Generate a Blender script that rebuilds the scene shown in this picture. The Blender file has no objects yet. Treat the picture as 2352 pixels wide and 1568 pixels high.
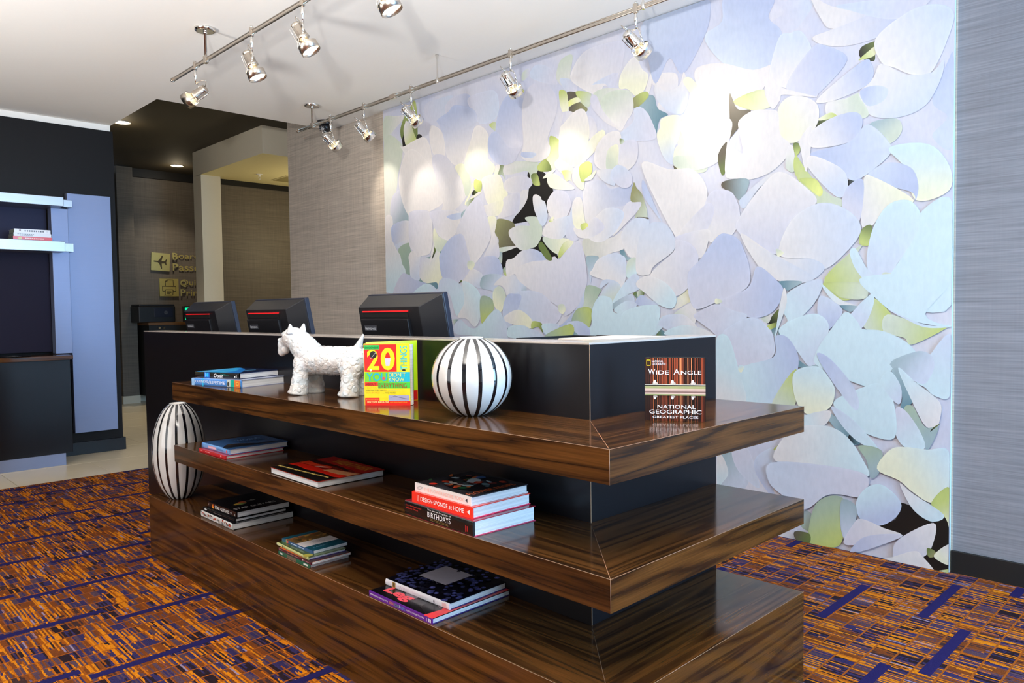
import bpy, bmesh, math, random
import numpy as np
from mathutils import Vector, Matrix

# ------------------------------------------------------------------ camera, world, lights, exposure
S = bpy.context.scene
COL = S.collection
S.view_settings.view_transform = 'Standard'
S.view_settings.look = 'None'
S.view_settings.exposure = 0.28
S.view_settings.gamma = 1.0
S.view_settings.use_curve_mapping = False

cam_d = bpy.data.cameras.new('camera'); cam = bpy.data.objects.new('camera', cam_d); COL.objects.link(cam)
cam.matrix_world = Matrix(((0.713687, 0.038010, -0.699432, -1.56466), (-0.700336, 0.019565, -0.713546, -1.30017),
                           (-0.013437, 0.999086, 0.040583, 1.16018), (0, 0, 0, 1)))
cam_d.sensor_width = 36.0; cam_d.lens = 1729.975 / 2352 * 36; cam_d.clip_start = 0.02
S.camera = cam

def s2l(c):
    c = c / 255.0
    return c / 12.92 if c <= 0.04045 else ((c + 0.055) / 1.055) ** 2.4
def rgb(r, g, b): return (s2l(r), s2l(g), s2l(b), 1.0)

W = bpy.data.worlds.new('daylight'); S.world = W; W.use_nodes = True
W.node_tree.nodes['Background'].inputs[0].default_value = (0.75, 0.86, 1.0, 1)
W.node_tree.nodes['Background'].inputs[1].default_value = 1.0

def area_light(name, loc, target, sx, sy, power, color):
    d = bpy.data.lights.new(name, 'AREA'); d.shape = 'RECTANGLE'; d.size = sx; d.size_y = sy; d.energy = power; d.color = color
    o = bpy.data.objects.new(name, d); COL.objects.link(o); o.location = loc
    o.rotation_euler = (Vector(target) - Vector(loc)).to_track_quat('-Z', 'Y').to_euler(); return o
def point_light(name, loc, power, color, r=0.03):
    d = bpy.data.lights.new(name, 'POINT'); d.energy = power; d.color = color; d.shadow_soft_size = r
    o = bpy.data.objects.new(name, d); COL.objects.link(o); o.location = loc; return o
def spot_light(name, loc, target, power, color, angle, blend=0.6, r=0.02):
    d = bpy.data.lights.new(name, 'SPOT'); d.energy = power; d.color = color; d.shadow_soft_size = r
    d.spot_size = math.radians(angle); d.spot_blend = blend
    o = bpy.data.objects.new(name, d); COL.objects.link(o); o.location = loc
    o.rotation_euler = (Vector(target) - Vector(loc)).to_track_quat('-Z', 'Y').to_euler(); return o

# daylight through the big front window (behind and right of the camera), added interior fill from the side, and the photographer's flash
area_light('window_daylight_front', (1.05, -3.95, 1.40), (0.75, 2.0, 1.1), 1.8, 2.2, 240, (0.36, 0.66, 1.0))
area_light('interior_fill_side', (-4.3, 1.2, 1.5), (1.5, 1.6, 1.2), 3.6, 2.2, 36, (1.0, 0.94, 0.88))  # added warm fill for interior light from the unseen side
spot_light('camera_flash', (-1.9, -1.0, 1.62), (-1.05, 0.13, 2.85), 330, (1.0, 0.965, 0.93), 112, 0.6, 0.05)

spot_light('ceiling_fill', (-1.3, -1.2, 1.55), (-0.92, -0.68, 2.795), 720, (1.0, 0.97, 0.93), 100, 0.5, 0.25)  # unseen upward spot, added to brighten the ceiling
spot_light('ceiling_fill_left', (-2.1, 2.6, 1.15), (-1.75, 2.75, 2.795), 190, (1.0, 0.985, 0.96), 135, 0.4, 0.25)  # second added uplight, out of frame, for the left part of the ceiling

# ------------------------------------------------------------------ helpers: materials
def nt(name):
    m = bpy.data.materials.new(name); m.use_nodes = True
    t = m.node_tree; return m, t, t.nodes['Principled BSDF'], t.nodes.new, t.links.new
_mc = {}
def mat(name, col, rough=0.5, metal=0.0, spec=0.5, coat=0.0, coat_r=0.08, emit=None, es=0.0, noise=0.06, nscale=40.0, bump=0.0, stretch=(1, 1, 1)):
    """plain procedural material: colour broken up by a noise, optional fine relief"""
    key = (name,)
    if key in _mc: return _mc[key]
    m, t, p, N, L = nt(name)
    c = rgb(*col)
    tc = N('ShaderNodeTexCoord'); mp = N('ShaderNodeMapping'); mp.inputs['Scale'].default_value = stretch
    L(tc.outputs['Object'], mp.inputs['Vector'])
    nz = N('ShaderNodeTexNoise'); nz.inputs['Scale'].default_value = nscale; nz.inputs['Detail'].default_value = 4
    L(mp.outputs['Vector'], nz.inputs['Vector'])
    mx = N('ShaderNodeMix'); mx.data_type = 'RGBA'
    mx.inputs['A'].default_value = tuple(x * (1 - noise) for x in c[:3]) + (1,)
    mx.inputs['B'].default_value = tuple(min(1, x * (1 + noise)) for x in c[:3]) + (1,)
    L(nz.outputs['Fac'], mx.inputs['Factor']); L(mx.outputs['Result'], p.inputs['Base Color'])
    p.inputs['Roughness'].default_value = rough; p.inputs['Metallic'].default_value = metal
    p.inputs['Specular IOR Level'].default_value = spec
    p.inputs['Coat Weight'].default_value = coat; p.inputs['Coat Roughness'].default_value = coat_r
    if emit:
        p.inputs['Emission Color'].default_value = rgb(*emit); p.inputs['Emission Strength'].default_value = es
    if bump:
        b = N('ShaderNodeBump'); b.inputs['Strength'].default_value = bump; b.inputs['Distance'].default_value = 0.002
        L(nz.outputs['Fac'], b.inputs['Height']); L(b.outputs['Normal'], p.inputs['Normal'])
    _mc[key] = m; return m
def ink(col, rough=0.35):
    return mat('ink_%02x%02x%02x' % tuple(int(x) for x in col), col, rough, noise=0.02)

def ramp(N, stops, interp='LINEAR'):
    r = N('ShaderNodeValToRGB'); e = r.color_ramp.elements; r.color_ramp.interpolation = interp
    while len(e) < len(stops): e.new(0.5)
    for i, (p, c) in enumerate(stops): e[i].position = p; e[i].color = rgb(*c)
    return r

def wood(name, axis, rough=0.13, dark=1.0):
    """walnut veneer, grain running along axis ('x' or 'y')"""
    m, t, p, N, L = nt(name)
    tc = N('ShaderNodeTexCoord'); mp = N('ShaderNodeMapping')
    a, b = 0.55, 13.0
    mp.inputs['Scale'].default_value = (a, b, b) if axis == 'x' else (b, a, b)
    L(tc.outputs['Object'], mp.inputs['Vector'])
    n1 = N('ShaderNodeTexNoise'); n1.inputs['Scale'].default_value = 0.75; n1.inputs['Detail'].default_value = 2; n1.inputs['Distortion'].default_value = 0.35
    L(mp.outputs['Vector'], n1.inputs['Vector'])
    mul = N('ShaderNodeMath'); mul.operation = 'MULTIPLY'; mul.inputs[1].default_value = 9.0; L(n1.outputs['Fac'], mul.inputs[0])
    n1b = N('ShaderNodeTexNoise'); n1b.inputs['Scale'].default_value = 3.0; n1b.inputs['Detail'].default_value = 5; L(mp.outputs['Vector'], n1b.inputs['Vector'])
    ad = N('ShaderNodeMath'); ad.operation = 'MULTIPLY_ADD'; ad.inputs[1].default_value = 1.3; L(n1b.outputs['Fac'], ad.inputs[0]); L(mul.outputs[0], ad.inputs[2])
    pp = N('ShaderNodeMath'); pp.operation = 'PINGPONG'; pp.inputs[1].default_value = 0.5; L(ad.outputs[0], pp.inputs[0])
    d = dark
    cr = ramp(N, [(0.0, (42 * d, 25 * d, 14 * d)), (0.25, (66 * d, 40 * d, 19 * d)), (0.6, (86 * d, 53 * d, 24 * d)), (1.0, (96 * d, 60 * d, 28 * d))])
    mm = N('ShaderNodeMath'); mm.operation = 'MULTIPLY'; mm.inputs[1].default_value = 2.0; L(pp.outputs[0], mm.inputs[0]); L(mm.outputs[0], cr.inputs['Fac'])
    mp2 = N('ShaderNodeMapping'); mp2.inputs['Scale'].default_value = (3, 160, 160) if axis == 'x' else (160, 3, 160)
    L(tc.outputs['Object'], mp2.inputs['Vector'])
    n2 = N('ShaderNodeTexNoise'); n2.inputs['Scale'].default_value = 2.0; n2.inputs['Detail'].default_value = 3; L(mp2.outputs['Vector'], n2.inputs['Vector'])
    r2 = ramp(N, [(0.3, (120, 120, 120)), (0.65, (255, 255, 255))]); L(n2.outputs['Fac'], r2.inputs['Fac'])
    mx = N('ShaderNodeMix'); mx.data_type = 'RGBA'; mx.blend_type = 'MULTIPLY'; mx.inputs['Factor'].default_value = 0.45
    L(cr.outputs['Color'], mx.inputs['A']); L(r2.outputs['Color'], mx.inputs['B']); L(mx.outputs['Result'], p.inputs['Base Color'])
    p.inputs['Roughness'].default_value = rough; p.inputs['Specular IOR Level'].default_value = 0.3
    return m

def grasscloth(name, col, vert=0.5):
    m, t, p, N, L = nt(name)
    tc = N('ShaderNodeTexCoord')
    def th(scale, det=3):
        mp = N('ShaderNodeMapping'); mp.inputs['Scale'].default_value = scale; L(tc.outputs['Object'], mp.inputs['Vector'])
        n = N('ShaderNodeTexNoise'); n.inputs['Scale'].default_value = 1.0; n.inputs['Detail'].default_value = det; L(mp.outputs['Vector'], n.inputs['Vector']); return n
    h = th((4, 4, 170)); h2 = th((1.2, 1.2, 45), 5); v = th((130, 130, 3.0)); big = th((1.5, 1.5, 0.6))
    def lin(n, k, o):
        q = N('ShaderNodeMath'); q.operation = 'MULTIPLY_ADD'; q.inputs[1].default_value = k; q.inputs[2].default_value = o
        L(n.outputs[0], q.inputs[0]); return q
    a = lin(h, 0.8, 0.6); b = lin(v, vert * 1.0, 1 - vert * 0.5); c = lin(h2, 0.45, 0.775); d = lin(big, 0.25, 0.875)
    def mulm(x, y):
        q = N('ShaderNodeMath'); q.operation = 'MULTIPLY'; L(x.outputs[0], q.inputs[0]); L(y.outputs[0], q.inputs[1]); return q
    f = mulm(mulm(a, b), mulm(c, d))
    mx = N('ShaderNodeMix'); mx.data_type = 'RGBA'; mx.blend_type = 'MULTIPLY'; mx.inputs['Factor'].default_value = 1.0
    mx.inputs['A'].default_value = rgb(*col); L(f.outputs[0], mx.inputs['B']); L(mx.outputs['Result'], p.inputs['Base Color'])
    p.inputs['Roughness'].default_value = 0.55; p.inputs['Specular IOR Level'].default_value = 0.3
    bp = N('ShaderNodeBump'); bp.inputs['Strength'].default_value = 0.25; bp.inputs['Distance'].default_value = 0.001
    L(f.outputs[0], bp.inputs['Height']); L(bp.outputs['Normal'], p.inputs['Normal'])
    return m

def print_mat(name, rough=0.35, coat=0.0):
    m, t, p, N, L = nt(name)
    at = N('ShaderNodeAttribute'); at.attribute_name = 'Col'
    tc = N('ShaderNodeTexCoord'); mp = N('ShaderNodeMapping'); mp.inputs['Scale'].default_value = (60, 60, 25); L(tc.outputs['Object'], mp.inputs['Vector'])
    n = N('ShaderNodeTexNoise'); n.inputs['Scale'].default_value = 1.0; n.inputs['Detail'].default_value = 4; L(mp.outputs['Vector'], n.inputs['Vector'])
    r = ramp(N, [(0.3, (246, 247, 248)), (0.7, (255, 255, 255))]); L(n.outputs['Fac'], r.inputs['Fac'])
    mx = N('ShaderNodeMix'); mx.data_type = 'RGBA'; mx.blend_type = 'MULTIPLY'; mx.inputs['Factor'].default_value = 1.0
    L(at.outputs['Color'], mx.inputs['A']); L(r.outputs['Color'], mx.inputs['B']); L(mx.outputs['Result'], p.inputs['Base Color'])
    p.inputs['Roughness'].default_value = rough; p.inputs['Coat Weight'].default_value = coat; p.inputs['Coat Roughness'].default_value = 0.1
    return m

# ------------------------------------------------------------------ helpers: meshes and objects
class MB:
    """collects shapes; build() links them as ONE mesh object"""
    def __init__(self): self.v = []; self.f = []; self.mi = []; self.sm = []
    def add(self, vs, fs, m=0, smooth=False):
        o = len(self.v); self.v += [tuple(x) for x in vs]
        for f in fs: self.f.append([i + o for i in f]); self.mi.append(m); self.sm.append(smooth)
    def box(self, x0, x1, y0, y1, z0, z1, m=0):
        self.add([(x0, y0, z0), (x1, y0, z0), (x1, y1, z0), (x0, y1, z0), (x0, y0, z1), (x1, y0, z1), (x1, y1, z1), (x0, y1, z1)],
                 [(0, 3, 2, 1), (4, 5, 6, 7), (0, 1, 5, 4), (1, 2, 6, 5), (2, 3, 7, 6), (3, 0, 4, 7)], m); return self
    def prism(self, pts, z0, z1, m=0):
        """pts: counter-clockwise outline in x,y"""
        n = len(pts)
        self.add([(x, y, z0) for x, y in pts] + [(x, y, z1) for x, y in pts],
                 [tuple(range(n - 1, -1, -1)), tuple(range(n, 2 * n))] + [(i, (i + 1) % n, n + (i + 1) % n, n + i) for i in range(n)], m); return self
    def hull8(self, a, b, m=0):
        """a, b: two quads (each 4 points, same winding seen from b's side) joined"""
        self.add(list(a) + list(b), [(3, 2, 1, 0), (4, 5, 6, 7)] + [(i, (i + 1) % 4, 4 + (i + 1) % 4, 4 + i) for i in range(4)], m); return self
    def lathe(self, prof, o=(0, 0, 0), ax=(0, 0, 1), n=24, m=0, caps=True, smooth=True, mfun=None, rfun=None):
        """prof: (t, r) along ax"""
        ax = Vector(ax).normalized(); o = Vector(o)
        e1 = ax.orthogonal().normalized() if abs(ax.z) < 0.999 else Vector((1, 0, 0)); e2 = ax.cross(e1)
        vs = []; base = len(self.v)
        for t, r in prof:
            for k in range(n):
                a = 2 * math.pi * k / n; rr = r * (rfun(a, t) if rfun else 1)
                vs.append(o + ax * t + e1 * (rr * math.cos(a)) + e2 * (rr * math.sin(a)))
        self.v += [tuple(x) for x in vs]
        for j in range(len(prof) - 1):
            for k in range(n):
                k2 = (k + 1) % n
                self.f.append([base + j * n + k, base + j * n + k2, base + (j + 1) * n + k2, base + (j + 1) * n + k])
                self.mi.append(mfun(k, j) if mfun else m); self.sm.append(smooth)
        if caps:
            if prof[0][1] > 1e-6: self.f.append([base + k for k in range(n - 1, -1, -1)]); self.mi.append(m); self.sm.append(False)
            if prof[-1][1] > 1e-6: self.f.append([base + (len(prof) - 1) * n + k for k in range(n)]); self.mi.append(m); self.sm.append(False)
        return self
    def tube(self, pts, r, n=8, m=0):
        pts = [Vector(p) for p in pts]; base = len(self.v); prev = None
        for i, p in enumerate(pts):
            d = (pts[min(i + 1, len(pts) - 1)] - pts[max(i - 1, 0)]).normalized()
            e1 = d.orthogonal().normalized() if prev is None else (prev - d * prev.dot(d)).normalized()
            prev = e1; e2 = d.cross(e1)
            for k in range(n):
                a = 2 * math.pi * k / n; self.v.append(tuple(p + e1 * (r * math.cos(a)) + e2 * (r * math.sin(a))))
        for j in range(len(pts) - 1):
            for k in range(n):
                k2 = (k + 1) % n; self.f.append([base + j * n + k, base + j * n + k2, base + (j + 1) * n + k2, base + (j + 1) * n + k]); self.mi.append(m); self.sm.append(True)
        self.f.append([base + k for k in range(n - 1, -1, -1)]); self.mi.append(m); self.sm.append(False)
        e = base + (len(pts) - 1) * n; self.f.append([e + k for k in range(n)]); self.mi.append(m); self.sm.append(False)
        return self
    def build(self, name, mats, parent=None, bevel=0.0, seg=2, loc=None):
        me = bpy.data.meshes.new(name); me.from_pydata(self.v, [], self.f)
        if not isinstance(mats, (list, tuple)): mats = [mats]
        for q in mats: me.materials.append(q)
        me.polygons.foreach_set('material_index', self.mi); me.polygons.foreach_set('use_smooth', self.sm); me.update()
        o = bpy.data.objects.new(name, me); COL.objects.link(o)
        if parent: o.parent = parent
        if loc: o.location = loc
        if bevel:
            b = o.modifiers.new('edge', 'BEVEL'); b.width = bevel; b.segments = seg; b.limit_method = 'ANGLE'; b.angle_limit = 0.6
        return o

def thing(name, label, cat, loc=(0, 0, 0), rz=0.0, group=None):
    o = bpy.data.objects.new(name, None); COL.objects.link(o); o.empty_display_size = 0.05
    o.location = loc; o.rotation_euler = (0, 0, rz); o['label'] = label; o['category'] = cat
    if group: o['group'] = group
    return o
def tag(o, label, cat, group=None):
    o['label'] = label; o['category'] = cat
    if group: o['group'] = group
    return o
def struct(name, mb, mats, bevel=0.0):
    o = mb.build(name, mats, bevel=bevel); o['kind'] = 'structure'; return o

def text(parent, s, o, u, v, w, h, col, shear=0.0, name='lettering', keep=False, extr=0.0002, m=None, bold=0.0):
    """lettering s in the box with lower left corner o, width w along u, height h along v (parent's space)"""
    cu = bpy.data.curves.new(name, 'FONT'); cu.body = s; cu.size = 1.0; cu.shear = shear; cu.resolution_u = 4; cu.extrude = 0.0; cu.offset = bold
    to = bpy.data.objects.new(name, cu); COL.objects.link(to)
    me = bpy.data.meshes.new_from_object(to.evaluated_get(bpy.context.evaluated_depsgraph_get()))
    bpy.data.objects.remove(to); bpy.data.curves.remove(cu)
    co = np.empty(len(me.vertices) * 3); me.vertices.foreach_get('co', co); co = co.reshape(-1, 3)
    lo, hi = co.min(0), co.max(0); sx = w / (hi[0] - lo[0]); sy = h / (hi[1] - lo[1])
    if keep: sx = sy
    u = np.array(u, float); v = np.array(v, float); n = np.cross(u, v)
    P = np.array(o)[None] + np.outer((co[:, 0] - lo[0]) * sx, u) + np.outer((co[:, 1] - lo[1]) * sy, v) + n * extr
    me.vertices.foreach_set('co', P.ravel()); me.update(); me.materials.clear(); me.materials.append(m or ink(col))
    me.name = name; ob = bpy.data.objects.new(name, me); COL.objects.link(ob); ob.parent = parent; return ob

PRINT = print_mat('cover_print_ink', 0.3, 0.3)
def prints(parent, polys, o, u, v, name='cover_print', lift=0.00025, step=0.00004):
    """flat printed shapes (colour, outline in metres along u, v) as one mesh with vertex colours"""
    o = np.array(o, float); u = np.array(u, float); v = np.array(v, float); n = np.cross(u, v)
    vs, fs, cs = [], [], []
    for i, (c, pts) in enumerate(polys):
        b = len(vs)
        for s, t in pts: vs.append(o + u * s + v * t + n * (lift + step * i)); cs += rgb(*c)
        fs.append(list(range(b, b + len(pts))))
    me = bpy.data.meshes.new(name); me.from_pydata(vs, [], fs)
    a = me.color_attributes.new('Col', 'FLOAT_COLOR', 'POINT'); a.data.foreach_set('color', cs)
    me.materials.append(PRINT); ob = bpy.data.objects.new(name, me); COL.objects.link(ob); ob.parent = parent; return ob
def rect(c, x0, x1, y0, y1): return (c, [(x0, y0), (x1, y0), (x1, y1), (x0, y1)])
def blob(c, x, y, rx, ry, n=12, a=0.0, wob=0.0, rnd=random):
    out = []
    for k in range(n):
        t = 2 * math.pi * k / n; q = 1 + wob * (rnd.random() - 0.5)
        px, py = rx * math.cos(t) * q, ry * math.sin(t) * q
        out.append((x + px * math.cos(a) - py * math.sin(a), y + px * math.sin(a) + py * math.cos(a)))
    return (c, out)
# ------------------------------------------------------------------ materials of the setting
M_ceil = mat('ceiling_paint', (240, 237, 231), 0.8, noise=0.01)
M_fascia = mat('fascia_paint', (232, 230, 224), 0.7, noise=0.01)
M_dkceil = mat('olive_brown_ceiling_paint', (58, 51, 37), 0.75, noise=0.03)
M_cream = mat('cream_paint', (214, 206, 186), 0.7, noise=0.02)
M_cream2 = mat('warm_cream_paint', (224, 212, 160), 0.7, noise=0.02)
M_gc = grasscloth('taupe_grasscloth', (186, 175, 163))
M_gcr = grasscloth('window_tinted_grasscloth', (128, 130, 138), 0.12)  # same wallpaper with bluish window light put into its colour
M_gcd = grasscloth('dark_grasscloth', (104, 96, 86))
M_espresso = mat('espresso_laminate', (17, 14, 17), 0.3, spec=0.28, coat=0.08, coat_r=0.2, noise=0.12, nscale=3, stretch=(12, 12, 1))
M_espw = mat('espresso_wall_panel', (18, 14, 13), 0.5, spec=0.2, noise=0.15, nscale=3, stretch=(12, 12, 1))
M_black = mat('black_plastic', (22, 22, 26), 0.35, noise=0.05, nscale=120)
M_blackm = mat('black_matt', (14, 13, 13), 0.6)
M_steel = mat('brushed_steel', (166, 168, 172), 0.36, 1.0, noise=0.08, nscale=6, stretch=(1, 1, 40))
M_steelp = mat('pale_satin_metal', (128, 138, 168), 0.42, 0.45, noise=0.04, nscale=6, stretch=(1, 1, 60))
M_chrome = mat('polished_chrome', (225, 222, 218), 0.08, 1.0, noise=0.01)
M_nickel = mat('satin_nickel', (196, 186, 174), 0.24, 1.0, noise=0.03)
M_tile = mat('beige_porcelain_tile', (226, 212, 182), 0.25, noise=0.05, nscale=5)
M_grout = mat('grout', (176, 165, 142), 0.8)
M_plinth = mat('grey_plinth_metal', (150, 150, 152), 0.35, 0.4)
M_woody = wood('walnut_along_y', 'y'); M_woodx = wood('walnut_along_x', 'x')
M_edge = mat('pale_edge_line', (150, 118, 92), 0.3, noise=0.05)
M_ledge = mat('warm_grey_ledge_laminate', (176, 166, 158), 0.2, coat=0.3, noise=0.04)

# ------------------------------------------------------------------ the room
floor = struct('floor', MB().box(-4.5, 6.5, -4.2, 11.0, -0.12, -0.006), M_grout)
tile_me = {}
def tile(x0, y0, w, d):
    k = (round(w, 3), round(d, 3))
    if k not in tile_me:
        o = MB().box(0.0015, w - 0.0015, 0.0015, d - 0.0015, -0.01, 0.0).build('floor_tile', M_tile, floor, bevel=0.0015, seg=1); tile_me[k] = o
    else:
        o = tile_me[k].copy(); COL.objects.link(o)
    o.location = (x0, y0, 0)
for j in range(8):
    for i in range(9):
        x0 = -1.6 + 0.6 * i + (0.3 if j % 2 else 0); y0 = 4.722 + 0.6 * j
        if x0 > 3.0: continue
        tile(x0, y0, 0.6, 0.6)
struct('ceiling', MB().box(-4.5, 6.5, -4.2, 4.68, 2.795, 2.98).box(-4.5, 0.57, 4.68, 5.80, 2.795, 2.98), M_ceil)
struct('ceiling', MB().box(-4.5, 6.5, 4.4, 11.0, 3.14, 3.25), M_dkceil)
struct('trim_1', MB().box(-4.5, 0.567, 5.775, 5.83, 2.745, 2.795), M_fascia)          # pale fascia over the dark wall
struct('wall_right', MB().box(2.05, 2.25, -4.2, -0.325, 0, 2.795), M_gcr)
struct('wall_mural', MB().box(2.05, 2.25, -0.325, 5.45, 0, 3.14), M_gc)
struct('baseboard_right', MB().box(2.036, 2.05, -4.2, -0.322, 0.0, 0.100), M_blackm, bevel=0.002)
struct('wall_left', MB().box(-4.5, 0.585, 5.77, 5.95, 0, 2.745), M_espw)
struct('baseboard_left', MB().box(-1.6, 0.600, 5.745, 5.97, 0.0, 0.105), M_espresso, bevel=0.002)
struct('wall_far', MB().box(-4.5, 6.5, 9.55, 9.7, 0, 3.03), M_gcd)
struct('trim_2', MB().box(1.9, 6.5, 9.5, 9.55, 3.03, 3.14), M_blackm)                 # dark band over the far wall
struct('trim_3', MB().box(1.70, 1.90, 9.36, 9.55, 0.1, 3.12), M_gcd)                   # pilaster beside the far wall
struct('baseboard_pilaster', MB().box(1.692, 1.908, 9.352, 9.55, 0.0, 0.1), M_cream, bevel=0.002)
struct('baseboard_far', MB().box(1.908, 2.3, 9.535, 9.55, 0.0, 0.1), M_cream, bevel=0.002)
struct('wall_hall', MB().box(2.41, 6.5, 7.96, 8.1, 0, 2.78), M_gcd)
struct('soffit_shadow_band', MB().box(2.41, 6.5, 7.94, 7.97, 2.78, 2.85), M_blackm)  # dark strip standing in for the shadow along the wall top
struct('trim_5', MB().box(2.17, 6.5, 6.21, 6.25, 2.85, 3.14).box(2.17, 2.21, 6.25, 8.04, 2.85, 3.14), M_cream)
struct('ceiling', MB().box(2.17, 6.5, 6.21, 7.96, 2.846, 2.85), M_cream2)
struct('trim_6', MB().box(2.17, 2.41, 7.81, 8.04, 0, 2.85), M_cream)                  # column at the corner of the back office
# walls behind the camera, with the big front window and an added side opening for the fill
struct('wall_front', MB().box(-4.5, -1.5, -4.2, -4.0, 0, 2.795).box(2.6, 6.5, -4.2, -4.0, 0, 2.795).box(-1.5, 2.6, -4.2, -4.0, 0, 0.2).box(-1.5, 2.6, -4.2, -4.0, 2.65, 2.795), M_cream)
struct('wall_side', MB().box(-4.7, -4.5, -4.2, -1.0, 0, 2.795).box(-4.7, -4.5, 3.2, 11, 0, 3.14).box(-4.7, -4.5, -1.0, 3.2, 0, 0.3).box(-4.7, -4.5, -1.0, 3.2, 2.65, 2.795), M_cream)
struct('wall_end', MB().box(6.5, 6.7, -4.2, 11, 0, 3.25), M_cream)

# recessed downlights in the dark ceiling (lit), one casting warm light in the back office
M_lamp = mat('lit_downlight', (255, 250, 235), 0.5, emit=(255, 244, 225), es=12)
for x, y, lab in ((1.06, 7.03, 'lit round downlight at the edge of the dark ceiling, nearer the dark wall'),
                  (2.33, 8.96, 'small lit round downlight deep in the dark ceiling, left of the cream column')):
    t = thing('downlight', lab, 'ceiling light', (x, y, 3.14))
    MB().lathe([(0, 0.085), (-0.006, 0.085), (-0.006, 0.068), (-0.001, 0.066)][::-1], n=28).build('trim_ring', M_fascia, t)
    MB().lathe([(-0.0045, 0.066), (-0.0015, 0.066)], n=28).build('lens', M_lamp, t)
    point_light('downlight_bulb', (x, y, 3.0), 2.0, (1.0, 0.82, 0.55), 0.05)
    spot_light('downlight_beam', (x, y, 3.12), (x, y, 0), 60, (1.0, 0.88, 0.7), 95, 0.7, 0.05)
point_light('back_office_bulb', (3.3, 7.0, 2.0), 15, (1.0, 0.86, 0.55), 0.15)

# sprinkler and hatch on the cream soffit
t = thing('sprinkler_head', 'small white sprinkler head under the cream soffit', 'sprinkler', (2.69, 7.35, 2.846))
MB().lathe([(0, 0.04), (-0.005, 0.038), (-0.006, 0.016), (-0.03, 0.012)][::-1], n=16).build('escutcheon', M_fascia, t)
MB().tube([(0.012, 0, -0.03), (0.014, 0, -0.045), (0.004, 0, -0.058)], 0.0025).tube([(-0.012, 0, -0.03), (-0.014, 0, -0.045), (-0.004, 0, -0.058)], 0.0025).build('frame_arm', M_fascia, t)
MB().lathe([(-0.062, 0.014), (-0.058, 0.014)], n=14).build('deflector', M_fascia, t)
t = thing('ceiling_hatch', 'square olive access hatch in the cream soffit', 'hatch', (3.02, 7.42, 2.846))
MB().box(-0.05, 0.6, -0.2, 0.2, -0.008, 0.0).build('frame', mat('hatch_frame', (206, 194, 148), 0.6), t, bevel=0.002)
MB().box(-0.03, 0.58, -0.18, 0.18, -0.010, -0.006).build('door', mat('hatch_olive', (150, 138, 92), 0.6), t)

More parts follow.
